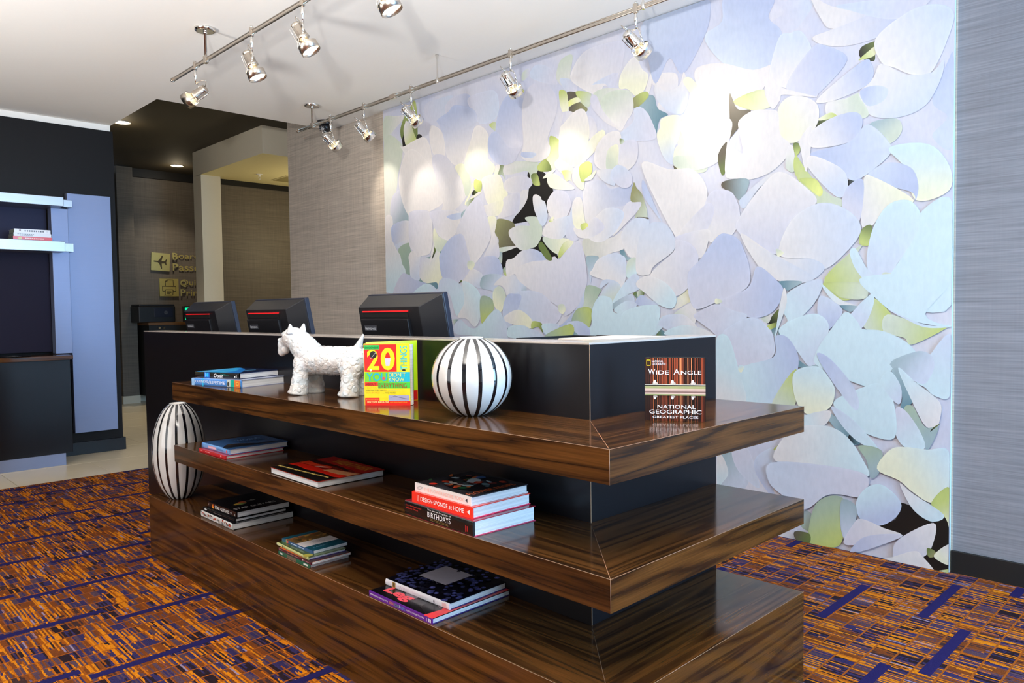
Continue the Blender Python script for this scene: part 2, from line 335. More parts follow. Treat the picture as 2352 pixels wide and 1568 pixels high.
# ------------------------------------------------------------------ carpet
def carpet_mat():
    m, t, p, N, L = nt('streaked_carpet')
    tc = N('ShaderNodeTexCoord'); sp = N('ShaderNodeSeparateXYZ'); L(tc.outputs['Object'], sp.inputs[0])
    def mth(op, a, b=None, c=None):
        q = N('ShaderNodeMath'); q.operation = op
        for i, x in enumerate((a, b, c)):
            if x is None: continue
            if hasattr(x, 'is_linked') or hasattr(x, 'node'): L(x, q.inputs[i])
            else: q.inputs[i].default_value = x
        return q.outputs[0]
    X, Y = sp.outputs['X'], sp.outputs['Y']
    wob = N('ShaderNodeTexNoise'); wob.inputs['Scale'].default_value = 60; L(tc.outputs['Object'], wob.inputs['Vector'])
    xw = mth('MULTIPLY_ADD', wob.outputs['Fac'], 0.004, X)
    row = mth('FLOOR', mth('DIVIDE', Y, 0.0725)); fy = mth('FRACT', mth('DIVIDE', Y, 0.0725))
    strip = mth('FLOOR', mth('DIVIDE', xw, 0.0062))
    blk = mth('FLOOR', mth('DIVIDE', mth('ADD', X, mth('MULTIPLY', row, 0.0171)), 0.056))
    def white(a, b, k):
        c = N('ShaderNodeCombineXYZ'); L(a, c.inputs[0]); L(b, c.inputs[1]); c.inputs[2].default_value = k
        w = N('ShaderNodeTexWhiteNoise'); w.noise_dimensions = '3D'; L(c.outputs[0], w.inputs['Vector']); return w.outputs['Value']
    half = mth('FLOOR', mth('ADD', mth('DIVIDE', Y, 0.145), mth('MULTIPLY', white(strip, strip, 7.0), 3.0)))
    w1 = white(strip, half, 1.0); w2 = white(blk, row, 2.0)
    mpn = N('ShaderNodeMapping'); mpn.inputs['Scale'].default_value = (14, 2.2, 1); L(tc.outputs['Object'], mpn.inputs['Vector'])
    nz = N('ShaderNodeTexNoise'); nz.inputs['Scale'].default_value = 1.0; nz.inputs['Detail'].default_value = 2; L(mpn.outputs['Vector'], nz.inputs['Vector'])
    # block colour: dark, violet or brown squares; strips of orange cross them in clusters
    c1 = ramp(N, [(0.0, (40, 26, 34)), (0.22, (52, 44, 88)), (0.4, (84, 62, 76)), (0.55, (120, 62, 26)), (0.75, (64, 42, 42)), (0.9, (98, 88, 124))], 'CONSTANT')
    L(mth('ADD', mth('MULTIPLY', w2, 0.62), mth('MULTIPLY', w1, 0.38)), c1.inputs['Fac'])
    sel = mth('GREATER_THAN', mth('ADD', mth('MULTIPLY', w1, 0.55), mth('MULTIPLY', nz.outputs['Fac'], 0.9)), 0.83)
    ora = ramp(N, [(0.0, (214, 128, 16)), (0.6, (190, 104, 14)), (0.8, (150, 78, 18)), (0.95, (150, 132, 160))], 'CONSTANT')
    L(white(strip, row, 5.0), ora.inputs['Fac'])
    m1 = N('ShaderNodeMix'); m1.data_type = 'RGBA'; L(sel, m1.inputs['Factor']); L(c1.outputs['Color'], m1.inputs['A']); L(ora.outputs['Color'], m1.inputs['B'])
    ln = mth('LESS_THAN', fy, 0.085)
    lnx = mth('LESS_THAN', mth('FRACT', mth('DIVIDE', mth('ADD', X, mth('MULTIPLY', row, 0.0171)), 0.056)), 0.07)
    lines = mth('MAXIMUM', ln, mth('MULTIPLY', lnx, 0.7))
    m2 = N('ShaderNodeMix'); m2.data_type = 'RGBA'; L(lines, m2.inputs['Factor']); L(m1.outputs['Result'], m2.inputs['A']); m2.inputs['B'].default_value = rgb(158, 84, 22)
    fz = N('ShaderNodeTexNoise'); fz.inputs['Scale'].default_value = 420; fz.inputs['Detail'].default_value = 2; L(tc.outputs['Object'], fz.inputs['Vector'])
    rr = ramp(N, [(0.3, (150, 150, 150)), (0.7, (255, 255, 255))]); L(fz.outputs['Fac'], rr.inputs['Fac'])
    m3 = N('ShaderNodeMix'); m3.data_type = 'RGBA'; m3.blend_type = 'MULTIPLY'; m3.inputs['Factor'].default_value = 0.7
    L(m2.outputs['Result'], m3.inputs['A']); L(rr.outputs['Color'], m3.inputs['B']); L(m3.outputs['Result'], p.inputs['Base Color'])
    p.inputs['Roughness'].default_value = 0.95; p.inputs['Specular IOR Level'].default_value = 0.1
    b = N('ShaderNodeBump'); b.inputs['Strength'].default_value = 0.6; b.inputs['Distance'].default_value = 0.003
    L(fz.outputs['Fac'], b.inputs['Height']); L(b.outputs['Normal'], p.inputs['Normal'])
    return m
M_navy = mat('navy_carpet_pile', (30, 25, 74), 0.95, spec=0.1, noise=0.25, nscale=350, bump=0.5)
carpet = thing('carpet', 'orange and purple streaked carpet with navy bars, up to the tile floor', 'carpet', (0, 0, 0))
MB().box(-4.5, 2.05, -4.0, 4.722, -0.006, 0.004).build('pile', carpet_mat(), carpet)
bars = []
Y1 = {-1: 2.37, 0: 2.30, 1: 2.47, 2: 2.33, 3: 2.42, 4: 2.31, 5: 2.46, 6: 2.245}
Y2 = {-1: 2.87, 0: 2.74, 1: 2.93, 2: 2.80, 3: 2.95, 4: 2.73, 5: 2.926}
def navy_bar(x, y):
    if not bars:
        o = MB().box(0, 0.45, -0.0175, 0.0175, 0.0035, 0.0048).build('navy_bar', M_navy, carpet); o['label'] = 'navy blue bar in the pile'; bars.append(o)
    else: o = bars[0].copy(); COL.objects.link(o)
    o.location = (x, y, 0)
for x0, tab in ((-0.88, Y1), (-0.67, Y2)):
    for k in range(-2, 7):
        y0 = tab.get(k, 2.4 if tab is Y1 else 2.8)
        for j in range(-4, 3):
            x, y = x0 + 0.4625 * k, y0 + 0.95 * j
            if -1.6 < y < 4.70 and x + 0.45 < 2.52 and not (0.06 < x < 0.3 and 0.1 < y < 3.3):
                if x + 0.45 > 2.04: continue
                navy_bar(x, y)
for x, y in ((1.895, 0.345), (1.895, -0.585)):        # bars that run in under the mural and the baseboard
    o = bars[0].copy(); COL.objects.link(o); o.location = (x, y, 0); o.scale = (0.30, 1, 1)

# ------------------------------------------------------------------ flower mural on its glass panel
PAL = dict({'W': (219, 215, 215), 'B': (196, 205, 222), 'L': (202, 202, 216), 'V': (176, 186, 214), 'Y': (228, 227, 200), 'y': (222, 226, 136), 'G': (184, 196, 116), 'g': (104, 120, 66), 'D': (22, 20, 18), 'K': (92, 85, 72), 'T': (154, 174, 182), 't': (98, 134, 148), 'C': (198, 218, 226), 'S': (196, 205, 190), 'M': (160, 178, 158), 'O': (142, 142, 100), 'Q': (198, 198, 187)})  # C has the cyan tint of the window light mixed into its colour
MURAL = '''DD 2194 2076 2059 2057 1987 1962 1974 1897 2034 1776 2309 1747 2341 1773 2197 1923
DD 2492 1570 2344 1582 2156 1613 2066 1639 1936 1502 2009 1484 2234 1553 2380 1426 2478 1477
SW 3811 2732 3647 2717 3528 2694 3664 2618 3747 2569 3818 2533
DD 3572 2562 3532 2594 3477 2476 3536 2455 3563 2450
Gg 3397 2783 3387 2713 3464 2674 3525 2608 3574 2524 3595 2598 3535 2696 3449 2756
WG 3530 2640 3504 2651 3392 2554 3375 2490 3516 2460 3552 2582
Gg 3422 2788 3385 2758 3372 2581 3381 2491 3441 2593 3463 2712
DD 3386 2513 3355 2526 3318 2499 3383 2490
WB 3522 2697 3789 2553 3811 2538 3775 2566
LB 3266 2599 3274 2728 3129 2743 2945 2726 3016 2625 3122 2580 3112 2519 3222 2434
LV 2945 2719 2780 2706 2728 2604 2860 2545 2994 2563 3038 2666
LB 2780 2678 2520 2678 2462 2578 2494 2482 2647 2470 2730 2562
WV 2913 2217 3024 2299 3066 2467 3111 2548 3134 2589 3004 2623 2924 2657 2729 2590 2688 2505 2743 2432 2779 2304 2824 2240
WW 3047 2317 3066 2467 3135 2538 3218 2553 3222 2434 3165 2328
SW 3818 2537 3588 2495 3578 2384 3636 2251 3652 2158 3718 2023 3749 1714 3839 1721
LT 3722 2087 3520 2134 3500 1952 3509 1875 3730 1872
WW 3068 1982 3563 2428 3536 2463 3306 2493 3222 2412 3189 2324 3026 2226
WW 3056 1980 3424 1898 3539 1956 3613 2114 3622 2249 3524 2414 3371 2398 3122 2166
WL 3080 1976 3191 2250 3176 2337 3024 2299 2903 2151 2817 2053 2810 1995 2898 1926 3024 1881 3129 1884
Dg 2753 2003 2731 2021 2684 2005 2743 1984
YS 2936 2213 2835 2220 2772 2119 2763 2032 2819 1989 2860 2102
YY 2752 2073 2736 2043 2815 1932 2831 1944 2775 2013
Sg 2814 1946 2733 1965 2739 1916 2807 1917
YW 2776 1966 2668 2007 2653 1991 2743 1966
yG 2724 2091 2651 2081 2658 2005 2721 2020
GS 2565 2448 2499 2456 2495 2394
gS 2500 2150 2460 2158 2416 2145 2427 2106 2408 2049 2442 2088 2482 2100
WY 2510 2158 2460 2158 2486 2100 2517 2098
YW 2656 2075 2804 2158 2826 2240 2766 2358 2711 2461 2627 2446 2567 2366 2580 2231 2510 2158 2552 2096
SW 2203 2081 2403 2082 2426 2139 2353 2162 2202 2146 2093 2117 2112 2062 2168 2017
LV 2247 2252 2342 2234 2486 2345 2495 2435 2452 2549 2383 2608 2278 2586 2195 2523 2160 2426 2218 2306
LV 2247 2245 2285 2205 2314 2163 2411 2151 2510 2186 2574 2271 2567 2366 2486 2386 2370 2265
WL 2424 2024 2374 2058 2241 2057 2158 2016 2168 1978 2243 1948 2395 1967
YW 2436 1917 2577 1899 2636 2031 2645 2088 2572 2105 2472 2093 2433 2039 2424 1997 2386 1952
WB 2271 1945 2196 1956 2206 1891 2264 1831 2341 1786 2419 1765 2311 1816
WL 2436 1917 2376 1944 2280 1949 2270 1885 2311 1816 2458 1796 2486 1813
YW 2436 1917 2467 1825 2589 1822 2639 1892 2577 1906
OK 2495 1792 2365 1769 2320 1729 2381 1702 2359 1648 2308 1592 2475 1593 2482 1652 2520 1709
SW 2483 1594 2323 1597 2307 1588 2430 1564 2484 1561
TS 2484 1562 2449 1560 2454 1491 2481 1503
WW 3820 1932 3724 1922 3730 1723 3817 1723
WV 3501 1743 3507 1877 3726 1860 3735 1748 3699 1702
BW 3688 1701 3501 1737 3497 1712 3637 1670
Mt 3648 1667 3502 1706 3484 1644 3366 1594 3250 1581 3211 1638 3191 1672 3082 1589 3139 1546 3144 1341 3382 1373 3521 1414 3560 1477 3610 1542
WC 3794 1740 3730 1736 3679 1670 3628 1617 3609 1566 3599 1541 3561 1465 3701 1318 3798 1324 3840 1363 3831 1617
LV 3734 1291 3623 1456 3520 1457 3372 1397 3295 1376 3454 1315 3475 1284
CB 3316 1287 3475 1288 3433 1332 3314 1377 3219 1361 3164 1319 3153 1283
WB 3516 1598 3474 1637 3414 1628 3356 1594 3378 1517 3381 1409 3490 1438 3503 1524
YL 3171 1383 3294 1382 3371 1421 3379 1481 3356 1588 3232 1568 3173 1635 3119 1597 3120 1539 3105 1410 3154 1342
Dg 3236 1569 3191 1660 3164 1635 3213 1567
WW 3200 1678 3254 1528 3232 1545 3194 1637
WL 3250 1605 3346 1593 3405 1591 3444 1636 3502 1688 3507 1865 3474 1946 3240 1922 3206 1796 3210 1679
YS 3192 1795 3134 1726 3034 1689 3128 1609 3196 1669
WL 3034 1688 3134 1731 3205 1837 3222 1920 2896 1887 2917 1759 2989 1697
VB 3036 1868 2877 1877 2858 1843 2923 1831 2990 1840
TB 2866 1876 2755 1918 2739 1909 2856 1839
WL 2560 1669 2528 1704 2490 1648 2479 1535 2555 1529 2635 1544 2577 1622
YW 2597 1813 2502 1804 2520 1709 2552 1668 2567 1729
LV 2769 1474 2676 1530 2571 1547 2485 1519 2444 1426 2519 1392 2655 1392
WB 2770 1469 2646 1414 2673 1327 2756 1346 2883 1378 2847 1433
WL 2777 1492 2827 1567 2926 1732 2881 1818 2793 1915 2680 1966 2605 1841 2561 1702 2585 1633 2693 1526
LV 2778 1480 2892 1373 2961 1393 3096 1416 3130 1539 3119 1597 3016 1693 2892 1726 2841 1691 2813 1611
YS 2778 1458 2812 1477 2811 1516 2777 1525 2735 1506 2744 1473
Dg 2911 1367 2883 1391 2876 1378
CB 2942 1130 3026 1297 3150 1306 3134 1388 3069 1414 2935 1380 2858 1316 2848 1231
WC 2928 1124 2852 1231 2874 1372 2789 1364 2698 1305 2667 1227 2686 1106 2746 1050 2829 1106
St 2987 1101 2916 1101 2961 1078 2970 1066
CB 2798 987 2963 998 2965 1066 2898 1101 2813 1050 2738 1039 2654 1079 2648 985
BT 2544 1296 2673 1327 2655 1403 2542 1420 2433 1399 2488 1353 2530 1247 2674 1255
MG 2674 1261 2561 1247 2539 1176 2646 1079 2678 1106
WB 2465 1336 2535 1344 2433 1404 2327 1400 2261 1350 2259 1272 2405 1265 2419 1303
YS 2538 1204 2544 1296 2488 1332 2435 1303 2417 1239 2469 1154
MG 2440 1447 2422 1457 2408 1403 2434 1414
WV 2312 1410 2402 1398 2408 1499 2339 1516 2250 1562 2135 1562 2031 1493 2215 1457 2253 1371
BT 2261 1345 2224 1364 2219 1261 2262 1267
LW 1915 1175 2179 1297 2300 1374 2318 1442 2176 1482 2032 1487 1962 1505 1919 1480 1884 1560 1800 1593 1727 1549 1700 1412 1698 1314 1772 1185 1873 1124
VB 1916 1066 1772 1185 1698 1308 1686 1233 1732 1179 1917 1022 2022 994 2068 1013 2047 1059
LB 1907 1143 1959 1072 2047 1071 2183 1097 2361 1187 2320 1281 2179 1292 2071 1268 1984 1201
YS 1898 1136 1932 1156 1932 1194 1889 1197 1873 1162
BV 2410 999 2449 1159 2405 1265 2329 1275 2266 1257 2309 1158
YW 2194 1041 2408 1084 2434 1122 2294 1168 2168 1095
CB 2646 1084 2531 1168 2469 1149 2409 1052 2411 967 2739 961
tT 2409 1047 2376 1000 2404 980
CB 2380 978 2398 1042 2333 1063 2237 1059 2186 1038 2116 1023 2067 973
Gg 2164 1090 2080 1075 2074 1016 2115 1054 2176 1041
CB 2073 1072 1936 1070 1950 1015 2012 994 2068 1024
SW 2175 1721 2276 1730 2358 1716 2381 1687 2352 1637 2294 1581 2250 1563 2163 1572 2113 1589 2066 1666 2103 1765 2224 1777
gg 2102 1575 2070 1605 1983 1493 2032 1490
gG 2166 2051 2112 2050 2086 1982 2104 1971 2149 1990
SY 2065 1634 1800 1592 1940 1518
GY 1931 1516 1884 1585 1804 1595 1910 1496
BW 2023 1743 2072 1709 2134 1812 2150 1899 2123 1919 2078 1897 2070 1877 2043 1862 2022 1801
WL 1992 1756 2024 1852 1955 1921 1862 1903 1818 1830 1848 1758 1907 1735
WB 2002 1728 1827 1751 1832 1694 1883 1620 1960 1615 2056 1643 2064 1676
YG 1988 1753 1966 1757 1976 1726 2010 1732
BL 1831 1750 1806 1797 1783 1640 1759 1601 1808 1592 1866 1634
QW 1719 1598 1509 1588 1412 1621 1406 1521 1502 1498 1586 1467 1696 1483
WV 1710 1671 1724 1850 1715 1928 1581 1941 1506 1878 1359 1894 1346 1823 1396 1771 1522 1761
WL 1494 1604 1411 1755 1360 1789 1276 1788 1304 1732 1390 1666 1456 1618
WB 1630 1718 1552 1764 1470 1762 1408 1726 1430 1669 1494 1604 1585 1568 1663 1587 1726 1654
WL 1710 1671 1630 1724 1554 1651 1663 1601 1759 1613 1799 1672
YW 1706 1667 1791 1678 1810 1798 1780 1856 1732 1844 1717 1757
Gy 1742 1674 1734 1691 1694 1694 1682 1674 1726 1651
OS 1360 1790 1338 1892 1317 1860 1275 1809 1243 1683 1333 1688 1283 1770
KK 1311 1692 1242 1683 1240 1674 1308 1683
WB 1363 1460 1410 1521 1428 1611 1326 1687 1228 1662 1263 1608 1298 1565 1310 1457
tT 1443 1500 1413 1510 1388 1470 1352 1460 1392 1447
TB 1700 1486 1617 1487 1602 1468 1649 1410 1666 1325 1689 1412
WB 1527 1326 1666 1374 1649 1410 1602 1468 1487 1497 1428 1480 1399 1457 1391 1374 1438 1272
SC 1385 1438 1327 1458 1321 1359 1393 1350
MS 1698 1308 1588 1286 1604 1250 1660 1165 1748 1166 1724 1191
BS 1527 1320 1596 1286 1576 1334 1519 1341 1452 1317 1436 1272 1490 1205 1589 1244
CB 1498 1200 1408 1316 1325 1365 1286 1288 1379 1249
TB 1502 1192 1365 1250 1337 1203 1416 1201 1491 1162
gt 1345 1248 1322 1260 1305 1211
Sg 1318 1254 1286 1277 1266 1253 1301 1219
VB 1326 1184 1294 1242 1224 1212 1163 1185
CB 1454 1133 1485 1164 1394 1210 1326 1197 1330 1170 1417 1127
CC 1403 1003 1432 1127 1330 1173 1225 1183 1164 1171 1171 1080 1219 1006
MG 1823 1095 1773 1167 1664 1167 1681 1052 1766 1089
CC 1750 997 1782 1067 1669 1055 1660 1141 1636 1202 1589 1244 1505 1224 1491 1146 1417 1121 1389 1002
BV 1865 1073 1766 1092 1685 1052 1678 998 1767 1004
CB 1205 1005 1178 1080 1137 1120 1061 1125 1127 1069
gt 1186 1004 1158 1041 1130 1030 1130 1005
tT 1826 1035 1759 996 1826 988
MG 2057 993 1832 1073 1825 995
LB 1926 2599 1956 2591 2098 2645 2170 2699 2106 2751 1984 2700
SL 2234 2729 2170 2744 2170 2699 2235 2676
WS 1810 2516 1926 2606 1924 2686 1884 2734 1797 2734 1818 2604 1762 2520
BL 1906 2613 1809 2588 1762 2520 1848 2524
KK 1844 2520 1763 2499 1772 2471 1835 2464
KO 1830 2420 1745 2438 1685 2391 1699 2366 1802 2377
GS 1772 2508 1661 2477 1650 2426 1680 2390 1744 2446
yY 1835 2428 1830 2463 1763 2471 1735 2442 1792 2434
WL 1607 2450 1790 2562 1810 2631 1713 2728 1550 2742 1404 2710 1414 2586 1465 2497 1500 2470 1553 2495
BL 1642 2522 1517 2549 1465 2551 1446 2533 1479 2471 1518 2477 1552 2508
YW 1381 2438 1440 2457 1422 2541 1330 2612 1274 2526 1234 2484 1258 2411 1315 2382
WW 1243 2360 1252 2397 1218 2487 1210 2427
Tt 1332 2327 1259 2372 1195 2358 1172 2289 1103 2237 1157 2221 1189 2136 1235 2269
OG 1345 2328 1340 2376 1258 2398 1231 2366 1300 2321
WV 1140 2373 1210 2433 1194 2475 1140 2475 1041 2440 1042 2314 998 2229 1065 2229 1133 2259 1172 2295
YG 1889 2410 1912 2538 1848 2517 1836 2400
SW 1634 2464 1518 2474 1381 2424 1554 2406 1608 2362
WS 1442 2210 1563 2353 1571 2417 1500 2450 1381 2431 1344 2390 1339 2309 1383 2257
WL 1442 2221 1537 2272 1644 2383 1652 2454 1607 2445 1563 2353 1468 2246
LB 1185 2122 1342 2132 1409 2147 1443 2187 1341 2242 1332 2314 1275 2309 1220 2240
LW 1880 2379 1889 2403 1802 2389 1803 2321 1900 2296
GY 1991 2275 1902 2216 1933 2104 1974 2054 2034 2141 2002 2203
Gg 2107 2100 2034 2134 1984 2056 2086 2063
WL 1673 2209 1681 2327 1644 2327 1607 2257 1627 2209
WY 1759 2046 1683 2179 1573 2237 1545 2198 1601 2138 1684 2081
YW 1778 2048 1908 2086 1910 2290 1870 2334 1793 2384 1725 2393 1685 2349 1666 2247 1683 2165 1740 2061
WL 2232 2271 2238 2509 2172 2624 2046 2619 1956 2548 1925 2483 1938 2398 2011 2264 1990 2201 2013 2145 2117 2127 2244 2172
VB 2244 2212 2116 2184 2158 2160 2244 2181
YW 1817 1964 1953 2077 1913 2115 1797 2040 1827 1994
yY 1885 2016 1894 2040 1826 2030 1817 1985 1856 1969
WY 1799 1911 1906 1922 1996 1950 2020 2013 1964 2033 1885 1987 1799 1932
WY 1944 2054 2004 2048 2058 2014 2010 2017
YW 1719 1897 1798 1961 1797 2033 1740 2054 1713 2000
Gy 1727 1945 1750 2037 1693 2066 1650 2047 1657 1982
WY 1713 1954 1657 1982 1610 2008 1649 1954
WW 1602 2016 1629 2065 1610 2146 1538 2204 1451 2209 1424 2156 1453 2005 1523 1986
WL 1385 1968 1444 2003 1435 2111 1401 2144 1313 2124 1314 2018
gS 1433 2163 1399 2142 1428 2127
SY 1540 2031 1521 2111 1448 2126 1457 2005 1523 1987
WB 1612 2000 1479 1991 1497 1970 1471 1894 1559 1930
LB 1429 1877 1506 1950 1470 2007 1402 1992 1348 1929 1361 1876
YS 991 2051 1043 2066 1028 2165 991 2215 870 2155 871 1951 955 1976
YB 1157 2176 1141 2225 1028 2216 1027 2108 1062 2044 1074 1959 1135 2010 1177 2128
YS 1066 1958 1058 2043 991 2058 870 1963 871 1889 1022 1917
Kg 1070 1952 1028 1911 1044 1891
VB 1005 2438 1092 2543 1183 2425 1234 2578 1259 2802 884 2798 837 2723 873 2601
WB 999 2447 1030 2381 1118 2368 1183 2425 1183 2350 1106 2259 1006 2227 969 2326
LB 430 2606 501 2570 430 2503 352 2519 286 2637 501 2702
BV 770 2444 873 2601 769 2654 746 2777 491 2699 511 2601 450 2527 436 2458 460 2379 594 2324
WW 770 2439 594 2363 470 2362 552 2247 637 2224 703 2274 793 2273 885 2308 933 2401 908 2452
YW 945 2290 1005 2396 957 2406 850 2290 725 2279 690 2187 725 2144 886 2152 970 2201
GY 703 2230 542 2254 485 2175 532 2154 616 2168
KK 725 2274 681 2185 605 2160 676 2085 737 2036 725 2114
WB 430 2239 511 2286 460 2483 400 2495 342 2487 292 2393 299 2312 265 2158
LV 420 2237 285 2400 211 2381 125 2297 256 2174 294 2164
WW 430 2235 265 2158 430 2204 450 2182 490 2146 532 2242 501 2293
Dg 68 2297 60 2343 -18 2350 0 2308 8 2265
GY 72 2289 -12 2337 4 2290 51 2284
WV 157 2545 295 2640 229 2485 193 2457 285 2446 257 2407 165 2370 60 2360 -33 2379 -168 2500
BL 157 2559 -222 2484 -90 2423 113 2519
VB -292 2188 -316 2198 -319 1832 -235 1888 -294 1959 -234 2037
WB -25 2252 0 2362 -137 2443 -245 2444 -314 2392 -299 2300 -232 2161 -155 2166 -83 2213
WB -25 2244 -131 2174 -232 2159 -277 2199 -270 2128 -211 2025 -109 1993 7 2017 67 2090 67 2143 8 2191
VB 67 2143 -1 2154 -55 2125 -35 2078 33 2070
SW 67 2116 76 2136 137 2122 219 2121 200 2045 32 2020
Dg 284 1996 246 2052 186 2035 228 2013
YG 256 2055 200 2072 173 2048 246 2044
WV 265 2147 59 2274 17 2254 10 2191 67 2150 200 2124
YW 450 2006 460 2141 390 2191 294 2154 256 2101 265 2029 312 1982 390 1961
YW 995 2059 1031 2170 946 2191 736 2151 716 2072 771 1961 887 1927 1045 2003
SW 1045 2003 794 1944 887 1906 1008 1924 1064 1953
Kg 793 1964 737 2026 742 1896 771 1859
WW 648 1952 726 2014 737 2036 750 1857 681 1827 595 1814 490 1840 409 1905 398 1960 448 2015 460 2122 511 2147 594 2158 670 2124 670 2064
WS 410 1943 380 1938 375 1824 419 1849
ST -52 1885 24 1985 -92 1989 -113 1926
GS 370 1899 321 1826 255 1743 190 1680 153 1666 142 1629 254 1646 370 1804
gG 382 1957 349 1951 349 1914 370 1899
Gy 350 1783 274 1773 236 1713 254 1687 312 1740
Dt 127 1744 52 1748 118 1721
WW 351 1970 288 2025 314 1811 346 1932
WV 284 1922 303 1990 200 2045 84 2051 54 1990 110 1921
VB 274 1902 110 1921 32 1987 -60 1892 -63 1832 65 1745 131 1761 283 1876
WB 288 1886 145 1801 118 1716 153 1668 227 1730 312 1843
CY -220 1857 -61 1866 -126 1771 -175 1620 -304 1646 -304 1753
VB -151 1661 39 1733 -45 1800 -150 1767 -184 1686 -171 1616
WY 56 1535 48 1734 5 1746 -167 1621 -62 1607 12 1522
LV 144 1627 118 1716 48 1734 69 1541
WW 1060 1565 1253 1903 1265 2004 1096 1936 947 1915 861 1810 876 1698 997 1560
BV 1085 1580 1136 1638 1267 1806 1266 1894 1149 1661
KT 771 1798 748 1826 616 1814 660 1715 704 1750
BW 671 1706 638 1742 511 1824 429 1822 552 1771 638 1672
WL 841 1513 876 1677 840 1774 771 1783 701 1750 665 1635 715 1537
WL 1047 1559 864 1717 815 1681 850 1590 900 1563
LW 1060 1556 852 1582 853 1509 900 1429 1010 1499
LW 459 1422 682 1557 643 1663 500 1813 427 1824 321 1742 264 1659 389 1589
WB 454 1422 389 1589 254 1655 135 1619 62 1540 81 1461 216 1341 301 1394
WB 459 1414 292 1393 225 1343 308 1281 449 1290 563 1370 660 1545
YS 459 1412 469 1452 429 1430
GS 225 1297 51 1446 90 1363 28 1244 89 1196 160 1198
Gg 64 1447 54 1513 11 1527 10 1443
BC -56 1272 28 1331 12 1492 -54 1608 -143 1624 -195 1559 -186 1475 -97 1344
CC -48 1268 -176 1468 -200 1571 -321 1595 -325 1160 -98 1164 -23 1225
BC -48 1268 -23 1220 72 1317 108 1409 81 1427 28 1331
YS -56 1263 -27 1286 -48 1312 -89 1293
tT 458 1288 335 1284 392 1249 412 1243
Dg 518 1083 457 1151 460 1083 503 1076
Gg 516 1070 460 1085 466 1056 503 1048
tT 496 1048 459 1058 475 1014
tT 457 1058 416 1008 454 1011
SW 550 1105 496 1132 512 1081
YW 972 1194 1079 1151 1061 1210 976 1267 955 1200
WS 976 1185 938 1178 922 1127 951 1069 1079 1114
BW 1124 1046 1168 1076 1115 1121 1010 1128 943 1084 926 1048 1062 1024
CW 1115 1012 1097 1046 993 1069 877 1048 828 1005
WB 1230 1358 1323 1378 1303 1569 1228 1646 1129 1639 1066 1565 1067 1484 1202 1402
WL 1226 1356 1069 1477 1051 1542 958 1513 910 1430 959 1295 1051 1230 1114 1301
WC 1239 1353 1114 1301 1051 1224 1075 1164 1159 1180 1249 1244 1326 1308
LV 804 1191 942 1164 980 1340 900 1423 795 1540 733 1547 672 1513 642 1456 612 1365 627 1263
LV 788 1189 620 1263 568 1370 461 1291 430 1237 474 1148 554 1110 642 1119
LB 804 1182 703 1147 623 1119 695 1049 773 998 836 1041 939 1113 909 1142
YS 812 1191 804 1212 765 1197 796 1182
CB 408 1094 451 1177 366 1257 242 1293 252 1214 324 1124 451 1041
BV 242 1213 138 1142 221 1039 257 1114
CB 430 1073 344 1114 252 1124 202 1054 261 882 302 873 365 950 451 1031
tT 365 909 302 873 241 893 251 870 354 866
LB 665 848 773 1006 703 1077 627 1106 568 1106 503 1051 478 997 482 917 554 880
CV 665 840 482 910 473 1011 412 1013 357 934 359 842 426 718 496 666 628 666
CW 673 839 635 665 809 670 809 977 734 1010
YC 658 824 676 840 669 862 642 856
WC 430 1250 475 1012 457 1051 412 1184
GS 232 1273 49 1266 25 1208 67 1190 143 1201 163 1211
CW 242 1273 153 1196 76 1163 100 1157 163 1172 207 1212
tT 153 1164 74 1161 105 1134
SG 48 1074 12 1198 -70 1131 -75 1084 -26 1041
SG -61 1122 -216 1071 -310 1071 -166 988 -132 1017 -44 1044
CC -216 1121 -308 1280 49 1295 -7 1198 -131 1103 -310 1068
BC -70 1140 -216 1075 -310 1076 -310 1065 -216 1064 -131 1103
BC 95 1132 7 1217 4 1151 57 1053 124 1074
CC 18 786 251 872 263 943 192 1054 124 1134 67 1084 48 1055 -44 1046 -149 992 -188 919 -98 888 -32 809
CB -219 801 -185 845 -315 1040 -319 781 -260 766
BT -198 818 -72 896 -175 956 -234 950 -255 904 -239 848
Tt -80 868 -120 879 -146 825 -173 743 -117 690 -125 758
WC -262 630 -220 634 -168 733 -107 883 -185 818 -277 742 -279 669
MT -134 693 -169 715 -220 627 -274 633 -229 522 -212 580
Dg -241 609 -282 650 -253 629
LC -99 700 -143 689 -204 598 -217 530 -136 530 -91 605
CC 180 706 46 785 -32 809 -86 746 -96 567 26 571 102 624
CB -32 809 -72 868 -121 795 -110 718
BV 83 680 201 825 261 933 201 916 103 810 63 725
SG 495 661 365 857 375 660
YC 302 636 365 703 375 836 261 874 196 815 173 757 200 675
Tt 220 663 141 620 50 551 102 511 200 615
Dt 113 539 83 575 50 551 64 516
BC 190 686 83 626 -29 502 64 530 141 601
CW 364 610 200 665 220 593 333 561
TB 790 379 716 405 621 281 668 196 790 199
WC 802 378 765 360 738 285 765 237 803 208
LB 716 411 632 434 586 340 563 230 680 305
BV 473 453 574 396 586 318 517 221 478 204 504 330
GS 451 475 407 501 429 446 484 439
MT 64 511 -38 503 -34 407 7 367 26 447
WC 473 388 429 509 364 568 220 590 121 553 45 454 25 369 239 388
BL 495 374 239 398 26 379 48 276 149 269 219 249 321 165 428 214 506 276
YC -115 376 -20 415 -74 508 -136 530 -229 529 -315 533 -317 357 -248 298 -172 333
GY -248 298 -322 376 -324 181 -289 243
DD -36 155 -103 198 -120 278 -253 218 -125 119
DD -255 209 -289 257 -326 177 -328 0 -259 -8 -220 53
WC -119 362 -172 326 -298 254 -248 215 -172 258
CV 25 321 -48 344 -124 278 -103 206 -31 154 52 169 72 244
TM 321 160 269 128 274 60 342 78
